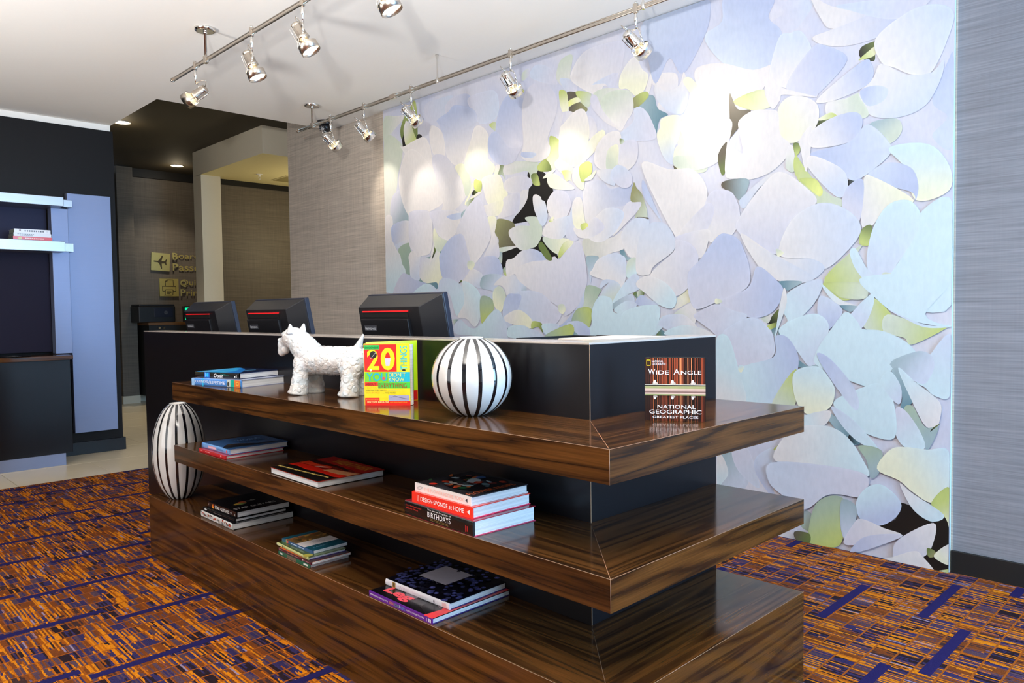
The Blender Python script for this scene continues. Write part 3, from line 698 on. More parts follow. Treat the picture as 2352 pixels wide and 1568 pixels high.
MG 264 201 179 258 120 236 124 106 158 16 279 -3 300 50
TB 139 243 72 225 81 114 119 52 144 122
WL -123 124 119 32 81 144 43 171 -49 148
WB 461 1 363 58 390 -5
Kg 369 46 295 51 295 4 358 4
WL -258 211 -256 117 -216 50 -139 44 -95 20 -112 105
LV -125 119 90 -2 43 82 -76 126
WW -182 70 -95 25 -50 -4 -140 -22 -259 -8 -216 52
gO -233 93 -262 90 -270 69 -240 56
YW -262 72 -324 130 -325 45 -283 47
SG -259 -8 -326 22 -326 -5'''
def mural():
    t = thing('flower_mural', 'large glass wall panel printed with white hydrangea petals', 'mural', (2.03, 0, 0))
    y0, y1, z0, z1 = -0.318, 3.828, 0.004, 2.793
    MB().box(0.0, 0.018, y0, y1, z0, z1).build('glass_panel', mat('frosted_panel_glass', (190, 214, 214), 0.15, noise=0.02), t)
    vs, fs, cs = [], [], []
    def col(k): return np.array([s2l(c) for c in PAL[k]])
    done = []
    def put(pts, cols, faces):
        q = np.array(pts); bb = (*q.min(0), *q.max(0))       # prints that do not overlap share one ink layer
        lay = 1 + max([l for l, o in done if bb[0] < o[2] and bb[2] > o[0] and bb[1] < o[3] and bb[3] > o[1]], default=-1)
        done.append((lay, bb)); b = len(vs); x = -0.0004 - 0.00012 * lay
        for (y, z), c in zip(pts, cols):
            vs.append((x, min(max(y, y0), y1), min(max(z, z0), z1))); cs.extend([c[0], c[1], c[2], 1.0])
        for f in faces: fs.append([i + b for i in f])
    # ground: soft out-of-focus petals
    rnd = np.random.RandomState(3); n1, n2 = 28, 20; pts, cols, fc = [], [], []
    for j in range(n2 + 1):
        for i in range(n1 + 1):
            pts.append((y0 + (y1 - y0) * i / n1, z0 + (z1 - z0) * j / n2))
            cols.append(col('L') * 0.5 + 0.5 * (col('V') * (a := rnd.rand()) + col('W') * (1 - a)))
    for j in range(n2):
        for i in range(n1): q = j * (n1 + 1) + i; fc.append((q, q + n1 + 1, q + n1 + 2, q + 1))
    put(pts, cols, fc)
    for ln in MURAL.strip().split('\n'):
        w = ln.split(); c1, c2 = col(w[0][0]), col(w[0][1]); a = np.array(w[1:], float).reshape(-1, 2) / 1000.0
        n = len(a); out = []
        for i in range(n):
            p0, p1, p2, p3 = a[i - 1], a[i], a[(i + 1) % n], a[(i + 2) % n]
            for k in range(5):
                s = k / 5.0
                out.append(0.5 * (2 * p1 + (p2 - p0) * s + (2 * p0 - 5 * p1 + 4 * p2 - p3) * s * s + (3 * p1 - 3 * p2 - p0 + p3) * s ** 3))
        out = np.array(out); m = len(out); cen = out.mean(0)
        ar = 0.5 * np.sum(out[:, 0] * np.roll(out[:, 1], -1) - np.roll(out[:, 0], -1) * out[:, 1])
        if ar > 0: out = out[::-1].copy()
        far = out[np.argmax(((out - a[0]) ** 2).sum(1))]; d = far - a[0]; dl = d @ d
        def shade(P, k):
            s = np.clip(((P - a[0]) @ d) / dl, 0, 1); s = s * s * (3 - 2 * s)
            return (c1 * (1 - s) + c2 * s) * k
        q = out - cen; cr = q[:, 0] * np.roll(q[:, 1], -1) - np.roll(q[:, 0], -1) * q[:, 1]
        pale = w[0][0] in 'WBLVYCSQ'
        if np.all(cr < 0):
            rings = ((0.45, 1.0), (0.78, 1.0), (0.93, 1.02 if pale else 0.95), (0.985, 1.07 if pale else 0.9), (1.0, 0.93 if pale else 1.0))
            vein = rnd.uniform(-0.05, 0.03, m); vein = (vein + np.roll(vein, 1)) / 2
            P = [cen]; Cc = [shade(cen, 0.99)]; F = []
            for r, k in rings:
                for o, ve in zip(out, vein): pt = cen + (o - cen) * r; P.append(pt); Cc.append(np.minimum(shade(pt, k * (1 + ve * min(r, 0.9))), 0.9))
            for i in range(m): F.append((0, 1 + i, 1 + (i + 1) % m))
            for r in range(len(rings) - 1):
                for i in range(m):
                    i2 = (i + 1) % m; F.append((1 + r * m + i, 1 + (r + 1) * m + i, 1 + (r + 1) * m + i2, 1 + r * m + i2))
            put(P, Cc, F)
        else:
            put(list(out), [shade(o, 0.99) for o in out], [list(range(m))])
    me = bpy.data.meshes.new('flower_print'); me.from_pydata(vs, [], fs)
    at = me.color_attributes.new('Col', 'FLOAT_COLOR', 'POINT'); at.data.foreach_set('color', cs)
    me.materials.append(print_mat('flower_print_ink', 0.4, 0.06)); o = bpy.data.objects.new('flower_print', me); COL.objects.link(o); o.parent = t
    o['label'] = 'photographic print of pale petals'
    return t
mural()

# ------------------------------------------------------------------ reception desk with its three wrap-around walnut shelves
desk = thing('reception_desk', 'dark reception desk wrapped by three thick walnut display shelves', 'desk')
MB().prism([(0, 0), (0.65, 0), (0.65, 0.08), (0.1, 0.08), (0.1, 3.41), (0, 3.41)], 0.10, 1.066).build('front_panel', M_espresso, desk, bevel=0.0015)
MB().box(0.04, 0.62, 0.05, 3.38, 0.004, 0.10).build('toe_kick', M_plinth, desk)
MB().box(0.10, 0.65, 0.45, 3.40, 0.72, 0.76).build('worktop', M_ledge, desk, bevel=0.002)
MB().box(0.62, 0.65, 0.08, 0.48, 0.10, 1.066).build('return_panel', M_espresso, desk)
MB().box(0.10, 0.62, 0.08, 0.45, 1.02, 1.06).build('return_counter', M_ledge, desk)
led = MB().prism([(0.0, 0.0), (0.12, 0.12), (0.12, 3.41), (0.0, 3.41)], 1.066, 1.0715).prism([(0.0, 0.0), (0.65, 0.0), (0.65, 0.12), (0.12, 0.12)], 1.066, 1.0715)
led.build('ledge_cap', M_ledge, desk, bevel=0.0008)
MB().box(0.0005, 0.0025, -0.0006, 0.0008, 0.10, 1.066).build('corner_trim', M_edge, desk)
def shelf(zb, zt, yend, name):
    ox = -0.3046; oy = -0.3064; xr = 0.632
    a = MB().prism([(ox, oy), (-0.0, -0.0), (-0.0, yend), (ox, yend)], zb, zt)
    s = a.build(name, M_woody, desk, bevel=0.0008)
    b = MB().prism([(ox, oy), (xr, oy), (xr, -0.0), (0.0, 0.0)], zb, zt).build('shelf_return', M_woodx, s, bevel=0.0008)
    e = MB(); r = 0.0005  # bevel highlights drawn as thin pale tubes
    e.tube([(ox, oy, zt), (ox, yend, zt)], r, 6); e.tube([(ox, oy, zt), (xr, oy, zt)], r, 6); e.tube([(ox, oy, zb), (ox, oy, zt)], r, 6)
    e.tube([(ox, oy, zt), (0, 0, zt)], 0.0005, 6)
    o = e.build('edge_highlight', M_edge, s); o['label'] = 'bevel highlight drawn as a pale line on the laminate edges'
shelf(0.7856, 0.8628, 2.1526, 'upper_shelf')
shelf(0.5069, 0.5822, 2.1526, 'middle_shelf')
shelf(0.004, 0.2988, 2.4931, 'base_shelf')
# things lying in the recessed top of the desk's end
t = thing('paper_stack', 'flat pale paper stack in the recess behind the desk corner', 'paper', (0.36, 0.20, 1.06))
for k in range(3): MB().box(-0.15, 0.15, -0.10, 0.10, 0.004 * k, 0.004 * k + 0.0037).build('sheet', ink((222, 212, 204)), t).rotation_euler = (0, 0, 0.05 * k - 0.08)
t = thing('document_tray', 'low black document tray in the recess behind the desk corner', 'tray', (0.30, 0.385, 1.06))
MB().box(-0.14, 0.14, -0.055, 0.055, 0, 0.005).build('tray_base', M_black, t)
MB().box(-0.14, -0.136, -0.055, 0.055, 0.005, 0.012).box(0.136, 0.14, -0.055, 0.055, 0.005, 0.012).box(-0.136, 0.136, 0.051, 0.055, 0.005, 0.012).build('tray_rim', M_black, t)
# ------------------------------------------------------------------ computers on the worktop, seen from behind
M_navyp = mat('navy_plastic_edge', (24, 28, 46), 0.4, noise=0.05)
M_red = mat('red_accent', (226, 28, 34), 0.4, emit=(226, 28, 34), es=0.25)
def monitor(y, rz, label):
    t = thing('computer_monitor', label, 'monitor', (0.41, y, 0.76), rz, 'monitors behind the desk')
    # local: x towards the staff side (screen at +x), y left, z up; the head leans back towards -x at the top
    tl = math.radians(11); c, s = math.cos(tl), math.sin(tl); zc, xc = 0.305, 0.0
    def P(x, y, z): return (xc + x * c - z * s, y, zc + x * s + z * c)
    def bx(mb, x0, x1, y0, y1, z0, z1, m=0):
        mb.add([P(*q) for q in [(x0, y0, z0), (x1, y0, z0), (x1, y1, z0), (x0, y1, z0), (x0, y0, z1), (x1, y0, z1), (x1, y1, z1), (x0, y1, z1)]],
               [(0, 3, 2, 1), (4, 5, 6, 7), (0, 1, 5, 4), (1, 2, 6, 5), (2, 3, 7, 6), (3, 0, 4, 7)], m); return mb
    hw, hh = 0.252, 0.178
    bx(MB(), 0.0, 0.026, -hw, hw, -hh, hh).build('bezel', M_navyp, t, bevel=0.004)
    bx(MB(), 0.0255, 0.0275, -hw + 0.02, hw - 0.02, -hh + 0.03, hh - 0.02).build('screen', mat('dark_screen', (20, 24, 34), 0.15), t)
    h = MB(); a = [P(0.0, -hw + .003, -hh + .003), P(0.0, -hw + .003, hh - .003), P(0.0, hw - .003, hh - .003), P(0.0, hw - .003, -hh + .003)]
    b = [P(-0.075, -0.175, -0.15), P(-0.075, -0.175, 0.135), P(-0.075, 0.238, 0.135), P(-0.075, 0.238, -0.15)]
    h.hull8(a, b); h.build('housing', M_black, t, bevel=0.003)
    bx(MB(), -0.092, -0.07, -0.11, 0.215, -0.17, 0.085).build('rear_cover', M_black, t, bevel=0.003)
    bx(MB(), -0.0775, -0.074, -0.10, 0.205, 0.092, 0.114).build('vent_slot', M_blackm, t)
    bx(MB(), -0.082, -0.074, -0.105, 0.205, 0.115, 0.1195).build('red_stripe', M_red, t)
    b2 = bx(MB(), -0.0935, -0.0915, 0.105, 0.19, 0.034, 0.058).build('badge', mat('badge_grey', (60, 62, 70), 0.4), t)
    text(t, 'lenovo', P(-0.0938, 0.185, 0.039), (0, -1, 0), (-s, 0, c), 0.075, 0.014, (205, 208, 214), name='badge_lettering', shear=0.1)
    MB().hull8([(-0.075, -0.05, 0.0), (-0.065, -0.05, 0.0), (-0.065, 0.05, 0.0), (-0.075, 0.05, 0.0)], [P(-0.074, -0.05, -0.02), P(-0.06, -0.05, -0.02), P(-0.06, 0.05, -0.02), P(-0.074, 0.05, -0.02)]).build('stand_neck', M_black, t)
    MB().box(-0.16, 0.10, -0.12, 0.12, 0.0, 0.014).build('stand_base', M_black, t, bevel=0.003)
monitor(1.345, math.radians(3), 'large black monitor nearest the flower mural, its back towards the shelves')
monitor(2.465, math.radians(3), 'middle black monitor, behind the head of the white dog figurine')
monitor(3.335, math.radians(3), 'farthest black monitor, at the left end of the desk by the cream column')

# ------------------------------------------------------------------ striped vases
M_vw = mat('white_glazed_ceramic', (212, 211, 208), 0.06, coat=0.6, coat_r=0.03, noise=0.015, nscale=8)
M_vk = mat('black_glaze_stripe', (14, 13, 18), 0.06, coat=0.6, coat_r=0.03)
def vase(name, label, loc, R, H, rtop, rbot, n, rz):
    t = thing(name, label, 'vase', loc, rz)
    N = 16 * 12; prof = []
    # superellipse-like side profile from foot to mouth
    a0 = math.asin(rbot / R); a1 = math.pi - math.asin(rtop / R); zc0, zc1 = math.cos(a0), math.cos(a1)
    for k in range(41):
        a = a0 + (a1 - a0) * k / 40; prof.append(((zc0 - math.cos(a)) / (zc0 - zc1) * H, R * math.sin(a)))
    def stripe(k, j):
        q = k % 12; r = prof[j][1]; w = 0.0035 / (2 * math.pi * r / 16)          # stripe of constant width
        return 1 if abs(q + 0.5 - 6) < max(0.5, w * 6 + 0.01) else 0
    def gad(a, tt): return 1.0 + 0.010 * abs(math.sin(8 * a)) ** 0.7
    MB().lathe(prof, n=N, mfun=lambda k, j: 0, rfun=None).build('body', M_vw, t)
    for k in range(16):                                                       # glazed stripes, slightly proud of the body
        s = MB(); a = 2 * math.pi * (k + 0.5) / 16; vs = []; hw = 0.0029 * R / 0.117
        for z, r in prof:
            for e in (-1, 0, 1):
                aa = a + e * 1.9 * hw / r * (1.0 if z > H * 0.9 or z < H * .1 else 1.0); rr = r + (0.0007 if e == 0 else 0.0001)
                vs.append((rr * math.cos(aa), rr * math.sin(aa), z))
        s.add(vs, [(3 * i + e, 3 * i + e + 1, 3 * i + e + 4, 3 * i + e + 3) for i in range(40) for e in (0, 1)], 0, True)
        s.build('stripe', M_vk, t)
    rim = MB().lathe([(H, rtop + .001), (H + 0.0035, rtop), (H + 0.0035, rtop - 0.004), (H - 0.012, rtop - 0.005), (H - 0.02, rtop * 0.5)], n=48, caps=False)
    rim.build('rim', M_vw, t)
    MB().lathe([(-0.0002, rbot + .0006), (0.003, rbot + 0.0015)], n=48, caps=False).build('foot_ring', M_vk, t)
    return t
vase('round_vase', 'round white vase with black vertical stripes on the upper shelf', (-0.135, 0.325, 0.8628), 0.116, 0.221, 0.034, 0.036, 16, math.radians(4))
vase('oval_vase', 'tall oval white vase with black stripes at the left end of the shelves', (-0.215, 2.338, 0.2988), 0.118, 0.446, 0.036, 0.045, 16, math.radians(8))

# ------------------------------------------------------------------ ceramic dog figurine (one continuous body by voxel remesh)
def dog_mat():
    m, t, p, N, L = nt('pearl_bubble_glaze')
    tc = N('ShaderNodeTexCoord')
    def disc(scale, off):
        mp = N('ShaderNodeMapping'); mp.inputs['Location'].default_value = off; L(tc.outputs['Object'], mp.inputs['Vector'])
        v = N('ShaderNodeTexVoronoi'); v.inputs['Scale'].default_value = scale; v.inputs['Randomness'].default_value = 0.75; L(mp.outputs['Vector'], v.inputs['Vector'])
        r = ramp(N, [(0.0, (255, 255, 255)), (0.30, (230, 230, 230)), (0.36, (255, 255, 255)), (0.46, (0, 0, 0))]); L(v.outputs['Distance'], r.inputs['Fac']); return r, v
    r1, v1 = disc(46, (0, 0, 0)); r2, v2 = disc(85, (3, 1, 2))
    mx = N('ShaderNodeMath'); mx.operation = 'MAXIMUM'; L(r1.outputs['Color'], mx.inputs[0])
    k = N('ShaderNodeMath'); k.operation = 'MULTIPLY'; k.inputs[1].default_value = 0.6; L(r2.outputs['Color'], k.inputs[0]); L(k.outputs[0], mx.inputs[1])
    b = N('ShaderNodeBump'); b.inputs['Strength'].default_value = 0.3; b.inputs['Distance'].default_value = 0.002; L(mx.outputs[0], b.inputs['Height']); L(b.outputs['Normal'], p.inputs['Normal'])
    L(b.outputs['Normal'], p.inputs['Coat Normal'])
    cr = ramp(N, [(0.0, (206, 204, 206)), (0.4, (216, 211, 206)), (0.7, (202, 210, 216)), (1.0, (218, 215, 212))]); L(v1.outputs['Color'], cr.inputs['Fac']); L(cr.outputs['Color'], p.inputs['Base Color'])
    p.inputs['Roughness'].default_value = 0.16; p.inputs['Coat Weight'].default_value = 0.7; p.inputs['Coat Roughness'].default_value = 0.05
    return m
def figurine():
    t = thing('dog_figurine', 'white ceramic terrier figurine with bubbly glaze on the upper shelf', 'figurine', (-0.112, 1.121, 0.8628), math.radians(108.5))
    bm = bmesh.new()
    def ell(c, r, rot=None):
        mtx = Matrix.Translation(c) @ (rot or Matrix()) @ Matrix.Diagonal((*r, 1)); bmesh.ops.create_icosphere(bm, subdivisions=3, radius=1.0, matrix=mtx)
    def cone(p0, p1, r0, r1):
        p0, p1 = Vector(p0), Vector(p1); d = p1 - p0
        mtx = Matrix.Translation((p0 + p1) / 2) @ d.to_track_quat('Z', 'Y').to_matrix().to_4x4()
        bmesh.ops.create_cone(bm, cap_ends=True, segments=24, radius1=r0, radius2=r1, depth=d.length, matrix=mtx)
    # trunk: deep chest, slightly narrower waist, rump
    cone((-0.105, 0, 0.126), (0.10, 0, 0.126), 0.050, 0.052)
    ell((0.108, 0, 0.128), (0.050, 0.054, 0.062)); ell((-0.105, 0, 0.124), (0.052, 0.053, 0.056)); ell((0.0, 0, 0.112), (0.11, 0.048, 0.040))
    # neck and head
    cone((0.100, 0, 0.140), (0.168, 0, 0.205), 0.054, 0.042)
    ell((0.182, 0, 0.208), (0.044, 0.043, 0.040)); ell((0.158, 0, 0.19), (0.036, 0.04, 0.045)); ell((0.128, 0, 0.168), (0.038, 0.044, 0.036))
    ell((0.216, 0, 0.196), (0.028, 0.026, 0.022)); ell((0.236, 0, 0.180), (0.020, 0.022, 0.028)); ell((0.242, 0, 0.158), (0.016, 0.018, 0.022)); ell((0.226, 0, 0.163), (0.016, 0.018, 0.020))
    ell((0.252, 0, 0.199), (0.009, 0.010, 0.009))                                  # nose tip
    ell((0.206, 0.02, 0.222), (0.016, 0.012, 0.010)); ell((0.206, -0.02, 0.222), (0.016, 0.012, 0.010))   # brows
    for s in (1, -1):
        cone((0.168, 0.030 * s, 0.226), (0.164, 0.037 * s, 0.262), 0.0165, 0.0035)     # ears
        # legs: sturdy, flaring to the paws
        cone((0.116, 0.034 * s, 0.110), (0.122, 0.046 * s, 0.0), 0.026, 0.034); ell((0.130, 0.046 * s, 0.010), (0.037, 0.033, 0.012))
        ell((0.114, 0.030 * s, 0.112), (0.038, 0.030, 0.040))
        cone((-0.110, 0.034 * s, 0.115), (-0.112, 0.046 * s, 0.0), 0.026, 0.035); ell((-0.106, 0.046 * s, 0.010), (0.040, 0.034, 0.012)); ell((-0.106, 0.030 * s, 0.100), (0.044, 0.032, 0.052))
    cone((-0.112, 0, 0.158), (-0.143, 0, 0.218), 0.019, 0.005)                     # tail
    ell((-0.143, 0, 0.218), (0.0055, 0.0055, 0.006))
    me = bpy.data.meshes.new('tmp'); bm.to_mesh(me); bm.free(); o = bpy.data.objects.new('tmp', me); COL.objects.link(o)
    r = o.modifiers.new('r', 'REMESH'); r.mode = 'VOXEL'; r.voxel_size = 0.0018; r.use_smooth_shade = True
    sm = o.modifiers.new('s', 'SMOOTH'); sm.factor = 0.6; sm.iterations = 30
    bm2 = bpy.data.meshes.new_from_object(o.evaluated_get(bpy.context.evaluated_depsgraph_get()))
    bpy.data.objects.remove(o); co = np.empty(len(bm2.vertices) * 3); bm2.vertices.foreach_get('co', co); co = co.reshape(-1, 3)
    # round bubbles pressed out of the clay all over the coat
    nm = np.empty(len(co) * 3); bm2.vertices.foreach_get('normal', nm); nm = nm.reshape(-1, 3); base = co.copy(); h = np.zeros(len(co)); rs = np.random.RandomState(4); used = []
    ok = np.where((base[:, 2] > 0.016) & (base[:, 0] < 0.20) & ~((base[:, 2] > 0.225) | ((base[:, 0] < -0.11) & (base[:, 2] > 0.178))))[0]
    for i in rs.permutation(ok):
        r_ = rs.choice((0.013, 0.010, 0.0075, 0.006)) if base[i, 2] < 0.15 else rs.choice((0.008, 0.006, 0.005)); c_ = base[i]
        if all((c_[0] - q[0]) ** 2 + (c_[1] - q[1]) ** 2 + (c_[2] - q[2]) ** 2 > (0.80 * (r_ + q[3])) ** 2 for q in used):
            used.append((*c_, r_)); d_ = np.sqrt(((base - c_) ** 2).sum(1)) / r_
            h = np.maximum(h, np.clip((1 - d_) / 0.22, 0, 1) * 0.0013 + np.where((d_ > 0.55) & (d_ < 0.9), 0.0005, 0.0))
            if len(used) > 420: break
    co = co + nm * h[:, None]
    co[:, 2] = np.where(co[:, 2] < 0.0012, 0.0, co[:, 2]); bm2.vertices.foreach_set('co', co.ravel()); bm2.update()
    bm2.polygons.foreach_set('use_smooth', [True] * len(bm2.polygons)); bm2.materials.clear(); bm2.materials.append(dog_mat()); bm2.name = 'body'
    b = bpy.data.objects.new('body', bm2); COL.objects.link(b); b.parent = t
    return t
figurine()

# ------------------------------------------------------------------ books
def pages_mat(name, col):
    m, t, p, N, L = nt(name)
    tc = N('ShaderNodeTexCoord'); mp = N('ShaderNodeMapping'); mp.inputs['Scale'].default_value = (2, 2, 900); L(tc.outputs['Object'], mp.inputs['Vector'])
    n = N('ShaderNodeTexNoise'); n.inputs['Scale'].default_value = 1.0; n.inputs['Detail'].default_value = 2; L(mp.outputs['Vector'], n.inputs['Vector'])
    r = ramp(N, [(0.3, tuple(c * 0.86 for c in col)), (0.6, col)]); L(n.outputs['Fac'], r.inputs['Fac']); L(r.outputs['Color'], p.inputs['Base Color'])
    p.inputs['Roughness'].default_value = 0.7; return m
M_pg = pages_mat('book_pages', (226, 226, 226)); M_pgc = pages_mat('cream_book_pages', (232, 228, 212))
def gloss(name, c): return mat('cover_' + name, c, 0.22, coat=0.4, coat_r=0.1, noise=0.04, nscale=30)
def book(name, label, FL, rz, L, D, th, spine, top, inner=None, soft=False, rounded=True, pages=None, group=None, forefront=False):
    """lying book: local x along its front edge (left to right), y away from the viewer, z up; the spine is the front face"""
    t = thing(name, label, 'book', FL, rz, group); c = 0.0022 if not soft else 0.0008; ov = 0.003 if not soft else 0.0
    inner = inner or top; cv = MB()
    cv.box(0, L, 0.004, D, th - c, th, 1).box(0, L, 0.004, D, 0, c, 2)
    if not forefront:
        if rounded:
            n = 8; pts = [(0.006 - (0.006 + 0.0) * math.sin(math.pi * k / n) ** 0.6, th * (0.5 - 0.5 * math.cos(math.pi * k / n))) for k in range(n + 1)]
            vs = [(x, y, z) for x in (0, L) for y, z in pts]; q = n + 1
            cv.add(vs, [(k, q + k, q + k + 1, k + 1) for k in range(n)], 0, True)
            vs2 = [(x, 0.008, z) for x in (0, L) for y, z in pts]
            for s0 in (0, 1):
                o = s0 * q; ring = [vs[o + k] for k in range(q)] + [vs2[o + k] for k in range(q - 1, -1, -1)]
                cv.add(ring, [tuple(range(2 * q)) if s0 else tuple(range(2 * q - 1, -1, -1))], 0)
        else: cv.box(0, L, 0.0, 0.004, 0, th, 0)
    else: cv.box(0, L, D - 0.004, D, c, th - c, 0).box(0, L, 0.0, 0.004, th - c, th, 1).box(0, L, 0, 0.004, 0, c, 2)
    cv.build('cover', [spine, top, inner], t)
    y0, y1 = (0.006, D - ov) if not forefront else (ov, D - 0.004)
    MB().box(ov, L - ov, y0, y1, c, th - c).build('pages', pages or M_pg, t)
    t['dims'] = [L, D, th]; return t
def sp(t, s, x, z, w, h, col, **k):       # lettering on the spine: x, z in fractions of spine length / thickness
    L, D, th = t['dims']; return text(t, s, (x * L, -0.0003, z * th), (1, 0, 0), (0, 0, 1), w * L, h * th, col, name=k.pop('name', 'spine_title'), **k)
def spp(t, polys, name='spine_print'):
    L, D, th = t['dims']; return prints(t, [(c, [(a * L, b * th) for a, b in P]) for c, P in polys], (0, -0.0001, 0), (1, 0, 0), (0, 0, 1), name)
def tp(t, polys, name='cover_print', fwd=False):   # print on the top cover: s across (away from the spine), t from the right end to the left
    L, D, th = t['dims']
    if fwd: return prints(t, [(c, [(a * L, b * D) for a, b in P]) for c, P in polys], (0, 0, th), (1, 0, 0), (0, 1, 0), name)
    return prints(t, [(c, [(a * D, b * L) for a, b in P]) for c, P in polys], (L, 0, th), (0, 1, 0), (-1, 0, 0), name)
def tt(t, s, a, b, w, h, col, fwd=False, **k):
    L, D, th = t['dims']
    if fwd: return text(t, s, (a * L, b * D, th + 0.0004), (1, 0, 0), (0, 1, 0), w * L, h * D, col, name='cover_title', **k)
    return text(t, s, (L - b * L, a * D, th + 0.0004), (0, 1, 0), (-1, 0, 0), w * D, h * L, col, name='cover_title', **k)
R = math.radians
def fl(FRx, FRy, L, ang): return FRx + L * math.cos(R(ang)), FRy + L * math.sin(R(ang))

z1, z2, z3 = 0.8628, 0.5822, 0.2988
# upper shelf, left: two blue books
x, y = fl(-0.221, 1.644, 0.306, 105.3)
g = 'books stacked at the left end of the upper shelf'
b = book('travel_book', 'thick sky blue book at the bottom of the upper shelf stack', (x, y, z1), R(105.3 - 180), 0.306, 0.245, 0.0315, gloss('sky', (82, 142, 216)), gloss('skyt', (150, 160, 190)), rounded=True, group=g)
spp(b, [rect((150, 196, 240), 0.0, 0.06, 0.02, 0.98), rect((30, 190, 240), 0.23, 0.25, 0.02, 0.98), rect((200, 205, 200), 0.73, 0.80, 0.06, 0.96), blob((60, 60, 55), 0.755, 0.4, 0.02, 0.3), rect((0, 170, 150), 0.80, 0.87, 0.06, 0.96), rect((226, 120, 50), 0.87, 0.99, 0.04, 0.96), rect((240, 200, 80), 0.91, 0.96, 0.3, 0.75), rect((210, 100, 40), 0.922, 0.948, 0.4, 0.65)])
sp(b, 'JOURNEYS', 0.06, 0.32, 0.28, 0.42, (240, 244, 250)); sp(b, 'of a', 0.345, 0.30, 0.05, 0.45, (240, 244, 250), shear=0.3); sp(b, 'LIFETIME', 0.40, 0.30, 0.29, 0.42, (240, 244, 250))
x, y = fl(-0.205, 1.695, 0.268, 106.5)
b = book('ocean_book', 'black spined book with bright blue cover, on top of the sky blue book', (x, y, z1 + 0.0317), R(106.5 - 180), 0.268, 0.236, 0.0245, gloss('nightspine', (10, 10, 14)), gloss('oceantop', (14, 30, 70)), rounded=True, group=g)
spp(b, [rect((80, 66, 20), 0.01, 0.2, 0.75, 0.9), rect((30, 110, 210), 0.22, 0.34, 0.04, 0.96), rect((150, 210, 250), 0.235, 0.25, 0.15, 0.9), blob((40, 190, 240), 0.29, 0.5, 0.025, 0.35), blob((240, 240, 240), 0.915, 0.35, 0.012, 0.13), rect((200, 200, 200), 0.945, 0.955, 0.2, 0.7)])
sp(b, 'Ocean', 0.44, 0.13, 0.21, 0.66, (244, 244, 244), shear=0.25, bold=0.01); sp(b, 'The World', 0.59, 0.66, 0.11, 0.13, (60, 180, 170)); sp(b, 'The World', 0.66, 0.42, 0.11, 0.13, (60, 180, 170))
tp(b, [((10, 120, 205), [(0, 0.0), (0.35, 0.25), (0.75, 0.6), (1, 0.98), (0, 1)]), ((40, 170, 235), [(0, 0.30), (0.4, 0.45), (0.9, 0.85), (0.95, 1.0), (0, 1)]), ((180, 225, 245), [(0, 0.80), (0.5, 0.87), (0.9, 0.97), (0.45, 0.90), (0, 0.84)]), ((90, 200, 240), [(0.1, 0.45), (0.6, 0.62), (0.65, 0.66), (0.1, 0.52)]), ((120, 205, 240), [(0.5, 0.35), (0.7, 0.30), (0.72, 0.34), (0.5, 0.42)])])

# upper shelf: the standing open book of facts
t = thing('fact_book', 'bright red, yellow and green book standing open on the upper shelf', 'book', (-0.216, 0.753, z1), R(-50.7)); Wd, Hh = 0.1485, 0.199
M_yel = gloss('lemon', (246, 226, 22))
cv = MB().box(0, Wd, 0, 0.0025, 0, Hh).box(-0.002, 0.0005, 0.0, 0.022, 0, Hh); cv.build('front_cover', [M_yel], t, bevel=0.0006)
a = R(5); pg = MB()
for k, (aa, ee) in enumerate(((R(6.5), 0.004), (R(11), 0.010))):
    pass
def wedge(a0, a1, r0, r1, y0): return [(r0 * math.cos(a0), y0 + r0 * math.sin(a0)), (r1 * math.cos(a0), y0 + r1 * math.sin(a0)), (r1 * math.cos(a1), y0 + 0.008 + r1 * math.sin(a1)), (r0 * math.cos(a1), y0 + 0.008 + r0 * math.sin(a1))]
pg.prism(wedge(R(2.0), R(6), 0.002, 0.1535, 0.003), 0.002, Hh - 0.004); pg.build('pages', M_pg, t)
bc = thing  # (kept short)
a = R(44); bx0 = MB().prism([(0, 0.02), (0.19 * math.cos(a), 0.02 + 0.19 * math.sin(a)), (0.19 * math.cos(a) - 0.0018, 0.0225 + 0.19 * math.sin(a)), (-0.0018, 0.0225)], 0, Hh + 0.004)
o = bx0.build('back_cover', [M_yel], t)
ub = (math.cos(a), math.sin(a), 0)
prints(t, [rect((190, 232, 30), 0, 0.189, 0.001, Hh + .003), rect((120, 200, 60), 0.145, 0.176, 0.035, Hh - 0.012), rect((200, 20, 24), 0.0, 0.189, 0.001, 0.034)], (0, 0.0199, 0), ub, (0, 0, 1), 'flap_print')
P = []
def fr(c, a0, a1, b0, b1): P.append(rect(c, a0 * Wd, a1 * Wd, b0 * Hh, b1 * Hh))
fr((232, 24, 18), 0, 0.71, 0.545, 0.985); fr((250, 236, 20), 0.71, 1, 0.545, 0.995); fr((26, 184, 76), 0.0, 0.335, 0.905, 0.975)
fr((124, 210, 40), 0, 0.53, 0.38, 0.54); fr((18, 190, 220), 0.53, 1, 0.38, 0.54); fr((232, 52, 24), 0, 0.29, 0.315, 0.375); fr((60, 206, 70), 0.29, 1, 0.275, 0.375)
fr((250, 226, 16), 0, 1, 0.125, 0.275); fr((250, 226, 16), 0, 0.29, 0.26, 0.315); fr((168, 168, 200), 0.52, 0.98, 0.075, 0.165); fr((234, 26, 18), 0, 1, 0.0, 0.075); fr((234, 26, 18), 0, 0.32, 0.07, 0.125)
P.append(((90, 90, 110), [(0.54 * Wd, 0.118 * Hh), (0.66 * Wd, 0.15 * Hh), (0.8 * Wd, 0.12 * Hh), (0.96 * Wd, 0.10 * Hh), (0.96 * Wd, 0.106 * Hh), (0.8 * Wd, 0.128 * Hh), (0.66 * Wd, 0.158 * Hh)]))
prints(t, P, (0, 0, 0), (1, 0, 0), (0, 0, 1), 'cover_print')
